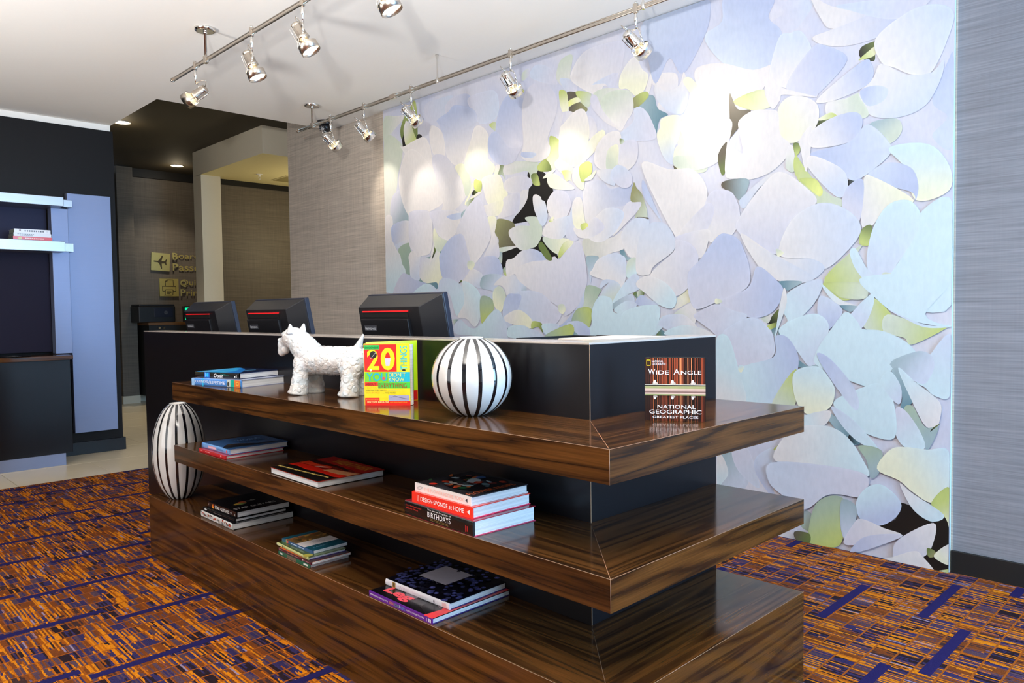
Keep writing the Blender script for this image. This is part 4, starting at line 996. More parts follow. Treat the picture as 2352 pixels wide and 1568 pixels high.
def ft(s, x, y, w, h, c, u=(1, 0, 0), v=(0, 0, 1), **k): return text(t, s, (x * Wd, -0.0009, y * Hh), u, v, w, h, c, name='cover_title', **k)
ft('DISCOVER\u2019S', 0.02, 0.918, 0.30 * Wd, 0.03 * Hh, (20, 40, 30)); ft('2', 0.06, 0.575, 0.27 * Wd, 0.325 * Hh, (252, 228, 20), bold=0.025); ft('0', 0.365, 0.57, 0.31 * Wd, 0.36 * Hh, (252, 228, 20), bold=0.03)
ft('THINGS', 0.945, 0.575, 0.385 * Hh, 0.15 * Wd, (30, 190, 205), (0, 0, 1), (-1, 0, 0), bold=0.005)
ft('YOU', 0.04, 0.395, 0.46 * Wd, 0.13 * Hh, (18, 178, 205), bold=0.02); ft('DIDN\u2019T', 0.535, 0.465, 0.37 * Wd, 0.062 * Hh, (250, 236, 90)); ft('KNOW', 0.535, 0.39, 0.34 * Wd, 0.062 * Hh, (250, 236, 90))
ft('ABOUT', 0.03, 0.328, 0.22 * Wd, 0.036 * Hh, (120, 16, 16)); ft('EVERYTHING', 0.305, 0.285, 0.62 * Wd, 0.075 * Hh, (176, 40, 20))
ft('DUCT TAPE,', 0.05, 0.272, 0.22 * Wd, 0.026 * Hh, (236, 150, 30)); ft('AIRPORT SECURITY,', 0.03, 0.232, 0.46 * Wd, 0.026 * Hh, (110, 110, 40)); ft('YOUR BODY,', 0.51, 0.232, 0.27 * Wd, 0.026 * Hh, (190, 200, 120)); ft('SEX IN 8CE', 0.03, 0.195, 0.30 * Wd, 0.026 * Hh, (236, 160, 30)); ft('... AND MORE!', 0.40, 0.192, 0.28 * Wd, 0.026 * Hh, (150, 150, 40))
ft('BY THE EDITORS OF', 0.03, 0.088, 0.27 * Wd, 0.018 * Hh, (250, 190, 40)); ft('DISCOVER MAGAZINE', 0.05, 0.042, 0.48 * Wd, 0.03 * Hh, (252, 232, 160), bold=0.01); ft('AND DEAN CHRISTOPHER', 0.55, 0.044, 0.38 * Wd, 0.018 * Hh, (250, 190, 40))
prints(t, [blob((20, 16, 14), 0.20 * Wd, 0.82 * Hh, 0.012, 0.012), ((200, 200, 205), [(0.13 * Wd, 0.75 * Hh), (0.27 * Wd, 0.875 * Hh), (0.275 * Wd, 0.87 * Hh), (0.135 * Wd, 0.745 * Hh)]),
           ((214, 206, 236), [(0.475 * Wd, 0.64 * Hh), (0.555 * Wd, 0.64 * Hh), (0.585 * Wd, 0.765 * Hh), (0.455 * Wd, 0.765 * Hh)]), blob((245, 240, 240), 0.14 * Wd, 0.57 * Hh, 0.004, 0.004), blob((20, 20, 20), 0.87 * Wd, 0.572 * Hh, 0.006, 0.003), blob((230, 90, 90), 0.42 * Wd, 0.44 * Hh, 0.005, 0.005)], (0, -0.0009, 0), (1, 0, 0), (0, 0, 1), 'cover_picture')

# upper shelf, right end: standing photo book
t = thing('photo_book', 'small thick book with striped tree trunks standing at the desk end', 'book', (0.092, -0.115, z1), R(-58.3)); Wd, Hh, Th = 0.157, 0.1685, 0.034
M_bk = gloss('blackbook', (18, 14, 14))
cv = MB().box(0, Wd, 0, 0.0025, 0, Hh); cv.build('front_cover', M_bk, t)
cv = MB().prism([(0.0, 0.0), (0.0025, 0.0025), (0.0175, 0.0305), (0.014, 0.0305)], 0, Hh).build('spine', M_bk, t)
MB().prism([(0.017, 0.030), (0.150, 0.0195), (0.150, 0.022), (0.0175, 0.033)], 0, Hh).build('back_cover', M_bk, t)
MB().prism([(0.003, 0.0026), (Wd - 0.003, 0.0026), (0.148, 0.0192), (0.018, 0.0295)], 0.0015, Hh - 0.002).build('pages', M_pg, t)
P = [rect((24, 14, 12), 0, Wd, 0, Hh)]; rnd = random.Random(5)
x = 0.002
while x < Wd - 0.003:
    w = rnd.uniform(0.0012, 0.0055); c = rnd.choice([(196, 104, 60), (150, 68, 42), (214, 130, 84), (96, 40, 30), (120, 58, 40), (60, 30, 26)])
    if x + w < Wd: P.append(rect(c, x, x + w, 0.57 * Hh, Hh - 0.001)); P.append(rect(tuple(int(q * 0.72) for q in c), x, x + w, 0.0, 0.405 * Hh))
    x += w + rnd.uniform(0.0004, 0.004)
for k, c in enumerate([(236, 232, 216), (160, 162, 112), (158, 160, 110), (206, 178, 166), (190, 160, 150), (130, 100, 96), (206, 178, 166), (140, 150, 100)]):
    P.append(rect(c, 0, Wd, (0.575 - 0.0215 * (k + 1)) * Hh, (0.575 - 0.0215 * k) * Hh))
P[-8] = rect((240, 238, 226), 0, Wd, 0.57 * Hh, 0.578 * Hh)
for px in (0.175, 0.47, 0.80):
    P.append(blob((206, 190, 180), px * Wd, 0.595 * Hh, 0.007, 0.0035)); P.append(blob((240, 236, 236), (px - 0.01) * Wd, 0.622 * Hh, 0.0035, 0.0045)); P.append(blob((160, 150, 146), px * Wd, 0.385 * Hh, 0.006, 0.003)); P.append(blob((226, 216, 220), (px - 0.01) * Wd, 0.362 * Hh, 0.003, 0.0035))
prints(t, P, (0, 0, 0), (1, 0, 0), (0, 0, 1), 'cover_print')
def ft(s, x, y, w, h, c, **k): return text(t, s, (x * Wd, -0.0045 if False else -0.0040, y * Hh), (1, 0, 0), (0, 0, 1), w * Wd, h * Hh, c, name='cover_title', extr=0.0001, **k)
wt = (244, 242, 246)
ft('W', 0.06, 0.735, 0.115, 0.085, wt, bold=0.005); ft('IDE', 0.19, 0.735, 0.21, 0.062, wt, bold=0.005); ft('A', 0.48, 0.735, 0.10, 0.085, wt, bold=0.005); ft('NGLE', 0.60, 0.735, 0.335, 0.062, wt, bold=0.005)
ft('NATIONAL', 0.21, 0.195, 0.63, 0.062, wt, bold=0.005); ft('GEOGRAPHIC', 0.075, 0.115, 0.86, 0.062, wt, bold=0.005); ft('GREATEST PLACES', 0.13, 0.045, 0.75, 0.036, wt, bold=0.004)
ft('NATIONAL', 0.12, 0.925, 0.19, 0.032, wt, bold=0.005); ft('GEOGRAPHIC', 0.12, 0.883, 0.24, 0.032, wt, bold=0.005)
MB().box(0.03 * Wd, 0.10 * Wd, -0.0046, -0.0040, 0.955 * Hh, 0.965 * Hh).box(0.03 * Wd, 0.10 * Wd, -0.0046, -0.0040, 0.873 * Hh, 0.883 * Hh).box(0.03 * Wd, 0.038 * Wd, -0.0046, -0.0040, 0.88 * Hh, 0.96 * Hh).box(0.092 * Wd, 0.10 * Wd, -0.0046, -0.0040, 0.88 * Hh, 0.96 * Hh).build('yellow_frame', ink((250, 222, 40)), t)
un = Vector((-0.0140, -0.0305, 0)).normalized(); so = (0.014, 0.0305, 0)
prints(t, [rect((96, 44, 22), 0.001, 0.0325, 0.86 * Hh, 0.995 * Hh), rect((190, 120, 50), 0.003, 0.03, 0.90 * Hh, 0.94 * Hh), rect((214, 170, 60), 0.012, 0.022, 0.07 * Hh, 0.16 * Hh), rect((20, 16, 16), 0.014, 0.020, 0.08 * Hh, 0.15 * Hh)], so, tuple(un), (0, 0, 1), 'spine_print')
text(t, 'WIDE ANGLE', (so[0] + un.x * 0.019, so[1] + un.y * 0.019 , 0.78 * Hh), (0, 0, -1), tuple(un), 0.5 * Hh, 0.007, (150, 40, 30), name='spine_title', extr=0.0006)

# middle shelf, left: blue book on a thin red one
g = 'books stacked at the left end of the middle shelf'
b = book('red_book', 'thin red book under the blue book on the middle shelf', (-0.292, 1.908, z2), R(-90), 0.263, 0.252, 0.0138, gloss('crimson', (196, 34, 44)), gloss('crimsont', (190, 50, 60)), rounded=False, group=g)
spp(b, [rect((230, 120, 120), 0.05, 0.14, 0.35, 0.65), rect((240, 220, 210), 0.82, 0.85, 0.3, 0.75), rect((240, 150, 150), 0.25, 0.42, 0.4, 0.6)])
b = book('blue_landscape_book', 'blue book with mountain sky cover, on top of the thin red book', (-0.280, 1.906, z2 + 0.014), R(-89.2), 0.254, 0.262, 0.0228, gloss('paleblue', (120, 170, 226)), gloss('skyblue', (66, 112, 176)), group=g)
spp(b, [rect((60, 100, 180), 0.0, 0.03, 0.05, 0.95)], 'spine_band'); spp(b, [rect((230, 170, 190), 0.25, 0.55, 0.3, 0.75)], 'title_patch'); spp(b, [blob((226, 90, 90), 0.93, 0.5, 0.02, 0.25)], 'spine_dot')
sp(b, 'AMERICA', 0.60, 0.38, 0.20, 0.30, (60, 84, 140)); sp(b, 'Great Parks', 0.27, 0.36, 0.26, 0.34, (250, 240, 250))
tp(b, [((24, 30, 40), [(0, 0.0), (1, 0.0), (1, 0.10), (0.75, 0.22), (0.55, 0.2), (0.35, 0.42), (0.2, 0.46), (0.1, 0.36), (0, 0.2)]), ((70, 56, 44), [(0.1, 0.36), (0.2, 0.46), (0.35, 0.42), (0.55, 0.22), (0.3, 0.28)]), ((50, 96, 150), [(0, 0.02), (1, 0.02), (1, 0.08), (0, 0.10)])])
tt(b, 'WORLD', 0.42, 0.62, 0.42, 0.12, (150, 180, 214)); tt(b, 'TRAVELER', 0.40, 0.46, 0.5, 0.10, (36, 54, 84))

# middle shelf, centre: the weather book, fore-edge to the front
b = book('weather_book', 'large book with fiery red sky cover lying on the middle shelf', (-0.292, 1.265, z2), R(-91.2), 0.346, 0.262, 0.0228, gloss('blackred', (20, 14, 14)), gloss('firetop', (150, 30, 12)), inner=gloss('blackb', (16, 12, 14)), forefront=True)
tp(b, [((14, 10, 10), [(0, 0), (1, 0), (1, 0.30), (0.9, 0.27), (0.7, 0.30), (0.4, 0.26), (0.15, 0.30), (0, 0.26)]), ((214, 30, 10), [(0, 0.27), (0.15, 0.30), (0.4, 0.27), (0.7, 0.30), (0.9, 0.28), (1, 0.31), (1, 0.42), (0.8, 0.40), (0.4, 0.45), (0, 0.42)]), ((226, 150, 100), [(0.55, 0.40), (0.8, 0.40), (1, 0.44), (1, 0.62), (0.8, 0.56), (0.6, 0.52)]), ((236, 60, 20), [(0, 0.44), (0.4, 0.46), (0.55, 0.52), (0.5, 0.60), (0.2, 0.56), (0, 0.6)]), ((240, 170, 150), [(0.32, 0.44), (0.45, 0.48), (0.5, 0.55), (0.36, 0.52)]), ((60, 10, 8), [(0, 0.60), (0.2, 0.57), (0.5, 0.62), (0.8, 0.57), (0.82, 0.62), (0.5, 0.70), (0.2, 0.66), (0, 0.70)]), ((190, 26, 14), [(0, 0.72), (1, 0.66), (1, 1), (0, 1)])] +
   [((226, 196, 110), [(q + 0.01, 0.10 + q * 0.10), (q + 0.07, 0.11 + q * 0.10), (q + 0.06, 0.15 + q * 0.09), (q, 0.14 + q * 0.09)]) for q in [k * 0.078 for k in range(12)]], fwd=True)
tt(b, 'WEATHER', 0.22, 0.76, 0.70, 0.17, (206, 140, 50), fwd=True, bold=0.02)
tp(b, [rect((230, 210, 170), 0.0, 1.0, 0.004, 0.010)], 'edge_print', fwd=True)

# middle shelf, right: stack of three
g = 'books stacked at the right of the middle shelf'
b = book('birthday_book', 'thick black spined book at the bottom, with red cover edges', (-0.293, 0.447, z2), R(-92.5), 0.311, 0.222, 0.0412, gloss('blackspine', (16, 13, 13)), gloss('wine', (150, 36, 52)), inner=gloss('pink', (196, 60, 96)), group=g)
sp(b, 'The Secret Language of', 0.365, 0.78, 0.345, 0.13, (240, 236, 236), shear=0.15); sp(b, 'BIRTHDAYS', 0.365, 0.36, 0.335, 0.36, (240, 236, 238)); sp(b, 'Your Complete Personology', 0.40, 0.25, 0.26, 0.06, (170, 140, 70)); sp(b, 'Guide for Each Day of the Year', 0.40, 0.16, 0.27, 0.06, (170, 140, 70))
sp(b, 'Gary Goldschneider', 0.03, 0.66, 0.245, 0.13, (214, 44, 40)); sp(b, '& Joost Elffers', 0.035, 0.47, 0.185, 0.13, (214, 44, 40)); spp(b, [rect((150, 24, 30), 0.90, 0.915, 0.2, 0.62), rect((150, 24, 30), 0.922, 0.937, 0.24, 0.6)])
b = book('home_design_book', 'bright red book in the middle, with white lettering', (-0.290, 0.414, z2 + 0.0415), R(-90.6), 0.262, 0.213, 0.0302, gloss('coral', (238, 52, 36)), gloss('coralt', (238, 52, 36)), inner=gloss('rose', (236, 62, 100)), rounded=False, group=g)
sp(b, 'DESIGN\u00b7SPONGE', 0.155, 0.30, 0.455, 0.40, (248, 246, 244)); sp(b, 'at', 0.63, 0.30, 0.055, 0.34, (248, 246, 244), shear=0.3); sp(b, 'HOME', 0.705, 0.30, 0.165, 0.40, (248, 246, 244)); spp(b, [((248, 246, 244), [(0.915, 0.5), (0.96, 0.28), (0.96, 0.72)]), rect((246, 150, 140), 0.09, 0.105, 0.2, 0.8), rect((246, 150, 140), 0.115, 0.13, 0.2, 0.8)])
b = book('flower_arranging_book', 'white spined book with flowers on a dark cover, topmost', (-0.280, 0.412, z2 + 0.0720), R(-91.4), 0.248, 0.207, 0.0232, gloss('whitespine', (238, 232, 230)), gloss('slate', (52, 50, 56)), inner=gloss('whitein', (230, 230, 232)), rounded=False, group=g)
sp(b, 'THE FLOWER RECIPE BOOK', 0.175, 0.28, 0.71, 0.42, (240, 178, 160)); spp(b, [((50, 50, 60), [(0.905, 0.5), (0.94, 0.25), (0.94, 0.75)]), rect((150, 150, 154), 0.045, 0.15, 0.62, 0.68), rect((150, 150, 154), 0.045, 0.14, 0.45, 0.51), rect((150, 150, 154), 0.045, 0.13, 0.28, 0.34)])
rnd = random.Random(11); P = [blob((30, 29, 34), 0.55, 0.45, 0.42, 0.42, 20)]
for k in range(46):
    c = rnd.choice([(196, 214, 220), (120, 150, 160), (210, 70, 40), (224, 120, 60), (70, 110, 64), (90, 96, 120), (226, 216, 206), (150, 60, 50), (60, 60, 70)])
    P.append(blob(c, 0.5 + rnd.gauss(0, 0.16), 0.52 + rnd.gauss(0, 0.13), rnd.uniform(0.02, 0.075), rnd.uniform(0.02, 0.06), 9, rnd.random() * 3, 0.4, rnd))
P += [blob((214, 226, 230), 0.60, 0.55, 0.13, 0.08, 12, 0.3, 0.3, rnd), blob((216, 66, 34), 0.58, 0.45, 0.07, 0.055, 10, 0, 0.3, rnd), blob((240, 150, 120), 0.59, 0.45, 0.03, 0.03, 10, 0, 0.2, rnd), blob((232, 56, 34), 0.10, 0.77, 0.055, 0.05, 10, 0, 0.3, rnd), blob((70, 110, 170), 0.80, 0.62, 0.09, 0.06, 9, 0.5, 0.4, rnd), blob((40, 110, 70), 0.22, 0.36, 0.06, 0.05, 9, 0, 0.4, rnd)]
tp(b, P); tt(b, 'FLOWER RECIPE', 0.06, 0.07, 0.80, 0.085, (222, 104, 50))

# base shelf, left: stack of three
g = 'books stacked at the left of the base shelf'
b = book('sports_book', 'thick book with colourful photo spine, bottom of its stack on the base shelf', (-0.287, 1.923, z3), R(-90), 0.308, 0.27, 0.0272, gloss('greyspine', (206, 204, 200)), gloss('greytop', (30, 30, 34)), group=g)
rnd = random.Random(2); P = []
for k in range(40):
    c = rnd.choice([(120, 120, 122), (60, 60, 66), (224, 222, 218), (190, 70, 50), (210, 160, 120), (40, 40, 44)]); P.append(blob(c, rnd.uniform(0.03, 0.97), rnd.uniform(0.45, 0.9), rnd.uniform(0.01, 0.03), rnd.uniform(0.05, 0.14), 7, 0, 0.5, rnd))
P += [rect((170, 170, 170), 0.24, 0.245, 0.05, 0.95), rect((120, 120, 120), 0.60, 0.604, 0.05, 0.95), blob((200, 60, 40), 0.94, 0.6, 0.03, 0.2, 9, 0, 0.4, rnd)]
spp(b, P); sp(b, 'Sports Illustrated', 0.02, 0.14, 0.56, 0.30, (250, 250, 250), bold=0.02, shear=0.1); sp(b, '50', 0.66, 0.14, 0.08, 0.4, (60, 60, 62), bold=0.02)
b = book('thin_black_book', 'thin black book in the middle, between the guitar and photo spine books', (-0.279, 1.920, z3 + 0.0274), R(-88.6), 0.292, 0.232, 0.0132, gloss('jet', (16, 15, 16)), gloss('jett', (20, 18, 20)), group=g)
spp(b, [blob((214, 214, 214), 0.10, 0.5, 0.05, 0.3, 10, 0, 0.5, random.Random(3)), rect((110, 104, 100), 0.36, 0.62, 0.42, 0.54)])
b = book('guitar_book', 'black book with a small guitar picture, topmost of its stack', (-0.266, 1.897, z3 + 0.0408), R(-88.6), 0.264, 0.238, 0.0245, gloss('jet2', (20, 18, 19)), gloss('jet3', (12, 11, 12)), rounded=False, group=g)
sp(b, 'STAR GUITARS', 0.26, 0.20, 0.50, 0.55, (236, 234, 230), bold=0.01); spp(b, [blob((226, 150, 40), 0.19, 0.5, 0.045, 0.38, 9, 0, 0.4, random.Random(4)), blob((190, 40, 30), 0.20, 0.6, 0.02, 0.18, 8, 0, 0.3, random.Random(5)), rect((180, 180, 180), 0.80, 0.83, 0.3, 0.4), rect((180, 180, 180), 0.80, 0.85, 0.5, 0.6), rect((200, 200, 200), 0.945, 0.96, 0.25, 0.6), rect((120, 116, 110), 0.03, 0.05, 0.4, 0.7)])
rnd = random.Random(6); tp(b, [blob((190, 60, 40), 0.36, 0.50, 0.10, 0.07, 11, 0.5, 0.3, rnd), blob((200, 160, 60), 0.28, 0.46, 0.10, 0.05, 10, 0.3, 0.3, rnd), blob((110, 140, 80), 0.34, 0.42, 0.09, 0.04, 10, 0.3, 0.3, rnd), ((140, 130, 120), [(0.42, 0.52), (0.60, 0.50), (0.66, 0.54), (0.66, 0.55), (0.58, 0.52), (0.44, 0.56)]), ((220, 216, 206), [(0.56, 0.56), (0.64, 0.54), (0.64, 0.55), (0.57, 0.58)])])
tt(b, 'STAR GUITARS', 0.06, 0.14, 0.76, 0.085, (196, 192, 188))

# base shelf, centre: stack of four slim paperbacks
g = 'slim books stacked at the centre of the base shelf'
b = book('green_spined_book', 'slim green spined book at the bottom of the four', (-0.299, 1.205, z3), R(-90), 0.219, 0.153, 0.0122, gloss('emerald', (20, 96, 74)), gloss('brick', (150, 60, 60)), soft=True, rounded=False, group=g)
spp(b, [rect((96, 90, 76), 0.29, 0.59, 0.02, 0.98), rect((220, 230, 224), 0.07, 0.14, 0.3, 0.75), rect((220, 230, 224), 0.82, 0.95, 0.3, 0.78)])
b = book('orange_book', 'slim maroon and orange book, second from the bottom of the four', (-0.295, 1.212, z3 + 0.0123), R(-90.6), 0.236, 0.153, 0.009, gloss('maroon', (80, 26, 42)), gloss('orange', (232, 110, 40)), soft=True, rounded=False, inner=gloss('brick', (150, 60, 60)), group=g)
spp(b, [rect((150, 110, 110), 0.02, 0.13, 0.4, 0.65), rect((150, 110, 110), 0.28, 0.62, 0.4, 0.65), blob((230, 220, 220), 0.76, 0.6, 0.012, 0.25), rect((170, 130, 130), 0.79, 0.95, 0.42, 0.6)]); tp(b, [rect((60, 20, 26), 0, 1, 0.0, 0.22)])
b = book('olive_book', 'slim olive book with rounded cream spine, under the topmost of the four', (-0.287, 1.240, z3 + 0.0214), R(-92), 0.238, 0.147, 0.0108, gloss('olivecream', (176, 176, 120)), gloss('olive', (76, 92, 34)), inner=gloss('indigo', (44, 36, 110)), group=g)
spp(b, [rect((210, 220, 170), 0.0, 0.18, 0.3, 0.96), rect((60, 50, 40), 0.19, 0.215, 0.1, 0.96), rect((226, 160, 90), 0.215, 0.235, 0.1, 0.96), blob((150, 170, 110), 0.30, 0.6, 0.04, 0.3)]); tp(b, [blob((170, 160, 60), 0.08, 0.09, 0.12, 0.07)])
b = book('teal_book', 'slim teal book with painted cover and white label, topmost of the four', (-0.266, 1.240, z3 + 0.0323), R(-90), 0.219, 0.138, 0.0112, gloss('tealspine', (52, 84, 130)), gloss('teal', (24, 84, 104)), soft=True, rounded=False, group=g)
spp(b, [rect((40, 96, 120), 0, 0.14, 0, 1), rect((230, 190, 90), 0.14, 0.155, 0, 1), blob((210, 80, 60), 0.2, 0.5, 0.02, 0.4), rect((190, 200, 226), 0.31, 0.52, 0.35, 0.65), rect((190, 200, 226), 0.56, 0.74, 0.35, 0.65)])
P = [rect((110, 84, 46), 0, 1, 0.50, 0.86), rect((226, 216, 214), 0, 1, 0.26, 0.53), rect((220, 130, 60), 0, 1, 0.855, 0.87)]; rnd = random.Random(8)
for k in range(22): P.append(blob(rnd.choice([(196, 150, 70), (150, 80, 40), (70, 56, 34), (170, 120, 60), (190, 60, 40), (90, 70, 50)]), rnd.uniform(0.05, 0.95), rnd.uniform(0.55, 0.82), rnd.uniform(0.03, 0.1), rnd.uniform(0.015, 0.04), 8, rnd.random(), 0.5, rnd))
P.append(blob((40, 40, 26), 0.22, 0.68, 0.05, 0.03)); tp(b, P)
tt(b, 'THE SECRETS', 0.30, 0.40, 0.42, 0.05, (150, 140, 150)); tt(b, 'OF POWER', 0.36, 0.34, 0.34, 0.045, (150, 140, 150)); tt(b, 'M. ALLISON W', 0.15, 0.12, 0.42, 0.045, (120, 160, 176))

# base shelf, right: two large books
g = 'large books stacked at the right of the base shelf'
b = book('music_legends_book', 'large purple spined book with pink and black cover, under the grape book', (-0.299, 0.628, z3), R(-90), 0.307, 0.303, 0.0165, gloss('purple', (92, 36, 140)), gloss('blackp', (16, 14, 18)), inner=gloss('indigo', (44, 36, 110)), rounded=False, group=g)
sp(b, 'AMERICAN ROCK AND ROLL LIVING', 0.02, 0.40, 0.30, 0.26, (240, 236, 244)); sp(b, 'LEGENDS,', 0.34, 0.25, 0.08, 0.5, (230, 140, 60)); sp(b, 'ICONS', 0.43, 0.25, 0.07, 0.5, (90, 150, 120)); sp(b, '&', 0.505, 0.3, 0.015, 0.5, (240, 240, 240)); sp(b, 'REBELS', 0.525, 0.25, 0.075, 0.5, (60, 130, 220)); sp(b, 'MUSIC THAT CHANGED THE WORLD', 0.615, 0.36, 0.27, 0.28, (240, 236, 244)); spp(b, [rect((220, 214, 226), 0.92, 0.925, 0.2, 0.8), rect((220, 214, 226), 0.945, 0.96, 0.2, 0.8), rect((220, 214, 226), 0.965, 0.985, 0.2, 0.8)])
tp(b, [((236, 64, 70), [(0, 0.0), (1, 0.0), (1, 0.28), (0.7, 0.34), (0.4, 0.24), (0.22, 0.27), (0.10, 0.16), (0.0, 0.12)]), ((240, 96, 70), [(0.2, 0.02), (0.9, 0.02), (0.8, 0.2), (0.5, 0.22)]), ((110, 100, 110), [(0.12, 0.50), (0.4, 0.46), (0.5, 0.6), (0.2, 0.66)]), ((16, 14, 16), [(0.03, 0.12), (0.2, 0.10), (0.34, 0.2), (0.3, 0.34), (0.1, 0.3)]), ((120, 100, 106), [(0.2, 0.14), (0.3, 0.12), (0.34, 0.2), (0.24, 0.22)])])
tt(b, 'LEGE', 0.08, 0.50, 0.55, 0.14, (244, 72, 90), bold=0.03) if False else None
L_, D_, T_ = b['dims']
text(b, 'L&G', (0.10 * L_, 0.06 * D_, T_ + 0.0004), (1, 0, 0), (0, 1, 0), 0.42 * L_, 0.15 * D_, (244, 78, 96), name='cover_title', bold=0.03) if False else text(b, 'Leg', (0.10 * L_, 0.055 * D_, T_ + 0.0004), (1, 0, 0), (0, 1, 0), 0.42 * L_, 0.17 * D_, (246, 80, 96), name='cover_title', bold=0.04)
text(b, 'ends', (0.06 * L_, 0.225 * D_, T_ + 0.0004), (1, 0, 0), (0, 1, 0), 0.5 * L_, 0.13 * D_, (246, 80, 96), name='cover_title', bold=0.04)
b = book('wine_book', 'large white spined book with dark grapes on its cover', (-0.238, 0.629, z3 + 0.0167), R(-88.6), 0.299, 0.232, 0.0202, gloss('pearl', (230, 226, 232)), gloss('grapeblack', (18, 16, 28)), inner=gloss('indigo', (44, 36, 110)), group=g)
sp(b, 'WINE', 0.22, 0.22, 0.18, 0.55, (196, 190, 200)); sp(b, 'From Grape to Glass', 0.44, 0.28, 0.26, 0.4, (206, 200, 208), shear=0.2); spp(b, [rect((170, 140, 70), 0.12, 0.17, 0.12, 0.96), rect((90, 70, 40), 0.13, 0.16, 0.25, 0.85), blob((60, 40, 60), 0.78, 0.5, 0.008, 0.2), rect((226, 190, 190), 0.90, 0.96, 0.2, 0.85)])
P = []; rnd = random.Random(21)
for k in range(170):
    s, q = rnd.random(), rnd.random(); dsh = 0.55 + 0.45 * rnd.random()
    if 0.40 < q < 0.52 and s < 0.5: dsh *= 0.35
    c = (int(92 * dsh), int(98 * dsh), int(170 * dsh)); r = rnd.uniform(0.022, 0.036)
    P.append(blob(c, min(max(s, .035), .965), min(max(q, .03), .97), r * 1.15, r * 0.9, 9)); P.append(blob(tuple(min(255, int(x * 1.5)) for x in c), min(max(s, .035), .965) + 0.006, min(max(q, .03), .97) + 0.008, r * 0.4, r * 0.3, 6))
P.append(rect((206, 196, 206), 0.28, 0.76, 0.30, 0.72)); P.append(((40, 32, 46), [(0.70, 0.50), (0.78, 0.54), (0.74, 0.47)]))
tp(b, P); tt(b, 'WINE', 0.32, 0.56, 0.38, 0.10, (150, 136, 156)); tt(b, 'From Grape', 0.34, 0.46, 0.26, 0.05, (150, 136, 156), shear=0.2); tt(b, 'to Glass', 0.38, 0.37, 0.22, 0.05, (150, 136, 156), shear=0.2)
# ------------------------------------------------------------------ market unit against the dark wall, left
unit = thing('display_unit', 'brushed steel shelf unit with pale panel on the dark wall, left', 'shelf unit')
MB().box(0.197, 0.527, 5.70, 5.765, 0.19, 2.176).build('pale_panel', M_steelp, unit, bevel=0.002)
for z0, z1_, nm in ((2.032, 2.105, 'upper_shelf_bar'), (1.675, 1.757, 'lower_shelf_bar')):
    MB().box(-1.4, 0.112, 5.45, 5.76, z0, z1_).build(nm, M_steel, unit, bevel=0.003)
    MB().box(0.112, 0.20, 5.56, 5.70, z0 + 0.01, z1_ - 0.004).build('bar_bracket', M_steel, unit, bevel=0.002)
MB().box(0.055, 0.175, 5.60, 5.70, 0.865, 2.032).build('side_panel', M_steelp, unit, bevel=0.002)
M_niche = mat('navy_niche', (40, 44, 70), 0.6, spec=0.2, noise=0.04)
MB().box(-1.4, 0.052, 5.735, 5.765, 1.757, 2.032).build('upper_niche_back', M_niche, unit)
MB().box(-1.4, 0.052, 5.70, 5.765, 0.88, 1.675).build('lower_niche_back', mat('dark_navy_panel', (30, 27, 46), 0.6, spec=0.15, noise=0.04), unit)
cab = thing('base_cabinet', 'black base cabinet with walnut top and steel toe kick, left', 'cabinet')
MB().box(-1.5, 0.095, 5.37, 5.69, 0.092, 0.8255).build('body', M_espresso, cab, bevel=0.002)
MB().box(-1.5, 0.113, 5.35, 5.69, 0.8255, 0.8597).build('countertop', M_woodx, cab, bevel=0.0015)
MB().box(-1.5, 0.040, 5.36, 5.66, 0.0, 0.092).build('toe_kick', M_steelp, cab)
t = thing('round_tray', 'flat black round tray on the walnut cabinet top', 'tray', (-0.26, 5.47, 0.8597))
MB().lathe([(0.0, 0.08), (0.003, 0.105), (0.008, 0.11), (0.008, 0.106), (0.004, 0.10)], n=40).build('dish', M_black, t)
MB().lathe([(0.004, 0.03), (0.012, 0.028), (0.012, 0.02)], n=24).build('hub', M_black, t)
zz = 1.757
for k, (lab, spc, topc, th, L, off) in enumerate((('red book, bottom of the small stack on the steel shelf', (214, 44, 40), (170, 90, 86), 0.026, 0.262, 0.0),
                                                ('white book, middle of the small stack on the steel shelf', (224, 226, 232), (120, 126, 130), 0.026, 0.252, 0.004),
                                                ('thick white book, topmost of the small stack on the steel shelf', (232, 232, 238), (210, 212, 214), 0.030, 0.242, 0.009))):
    b = book(('red_book', 'white_book', 'white_book')[k], lab, (-0.233 + off, 5.475, zz), 0.0, L, 0.19, th, gloss('u%d' % k, spc), gloss('ut%d' % k, topc), rounded=False, pages=mat('grey_pages', (120, 128, 120), 0.8), group='books on the steel shelf')
    if k == 0: spp(b, [rect((250, 200, 190), 0.30 + 0.055 * i, 0.34 + 0.055 * i, 0.3, 0.65) for i in range(9)] + [rect((210, 190, 120), 0.13, 0.22, 0.2, 0.8)])
    if k == 1: spp(b, [rect((110, 110, 120), 0.10 + 0.05 * i, 0.135 + 0.05 * i, 0.55, 0.75) for i in range(9)] + [rect((130, 130, 140), 0.16 + 0.05 * i, 0.2 + 0.05 * i, 0.2, 0.36) for i in range(7)])
    if k == 2: spp(b, [rect((90, 90, 100), 0.28 + 0.062 * i, 0.315 + 0.062 * i, 0.35, 0.75) for i in range(9)] + [rect((150, 130, 130), 0.13, 0.18, 0.45, 0.8), rect((60, 60, 70), 0.90, 0.905, 0.3, 0.75)])
    zz += th + 0.0002

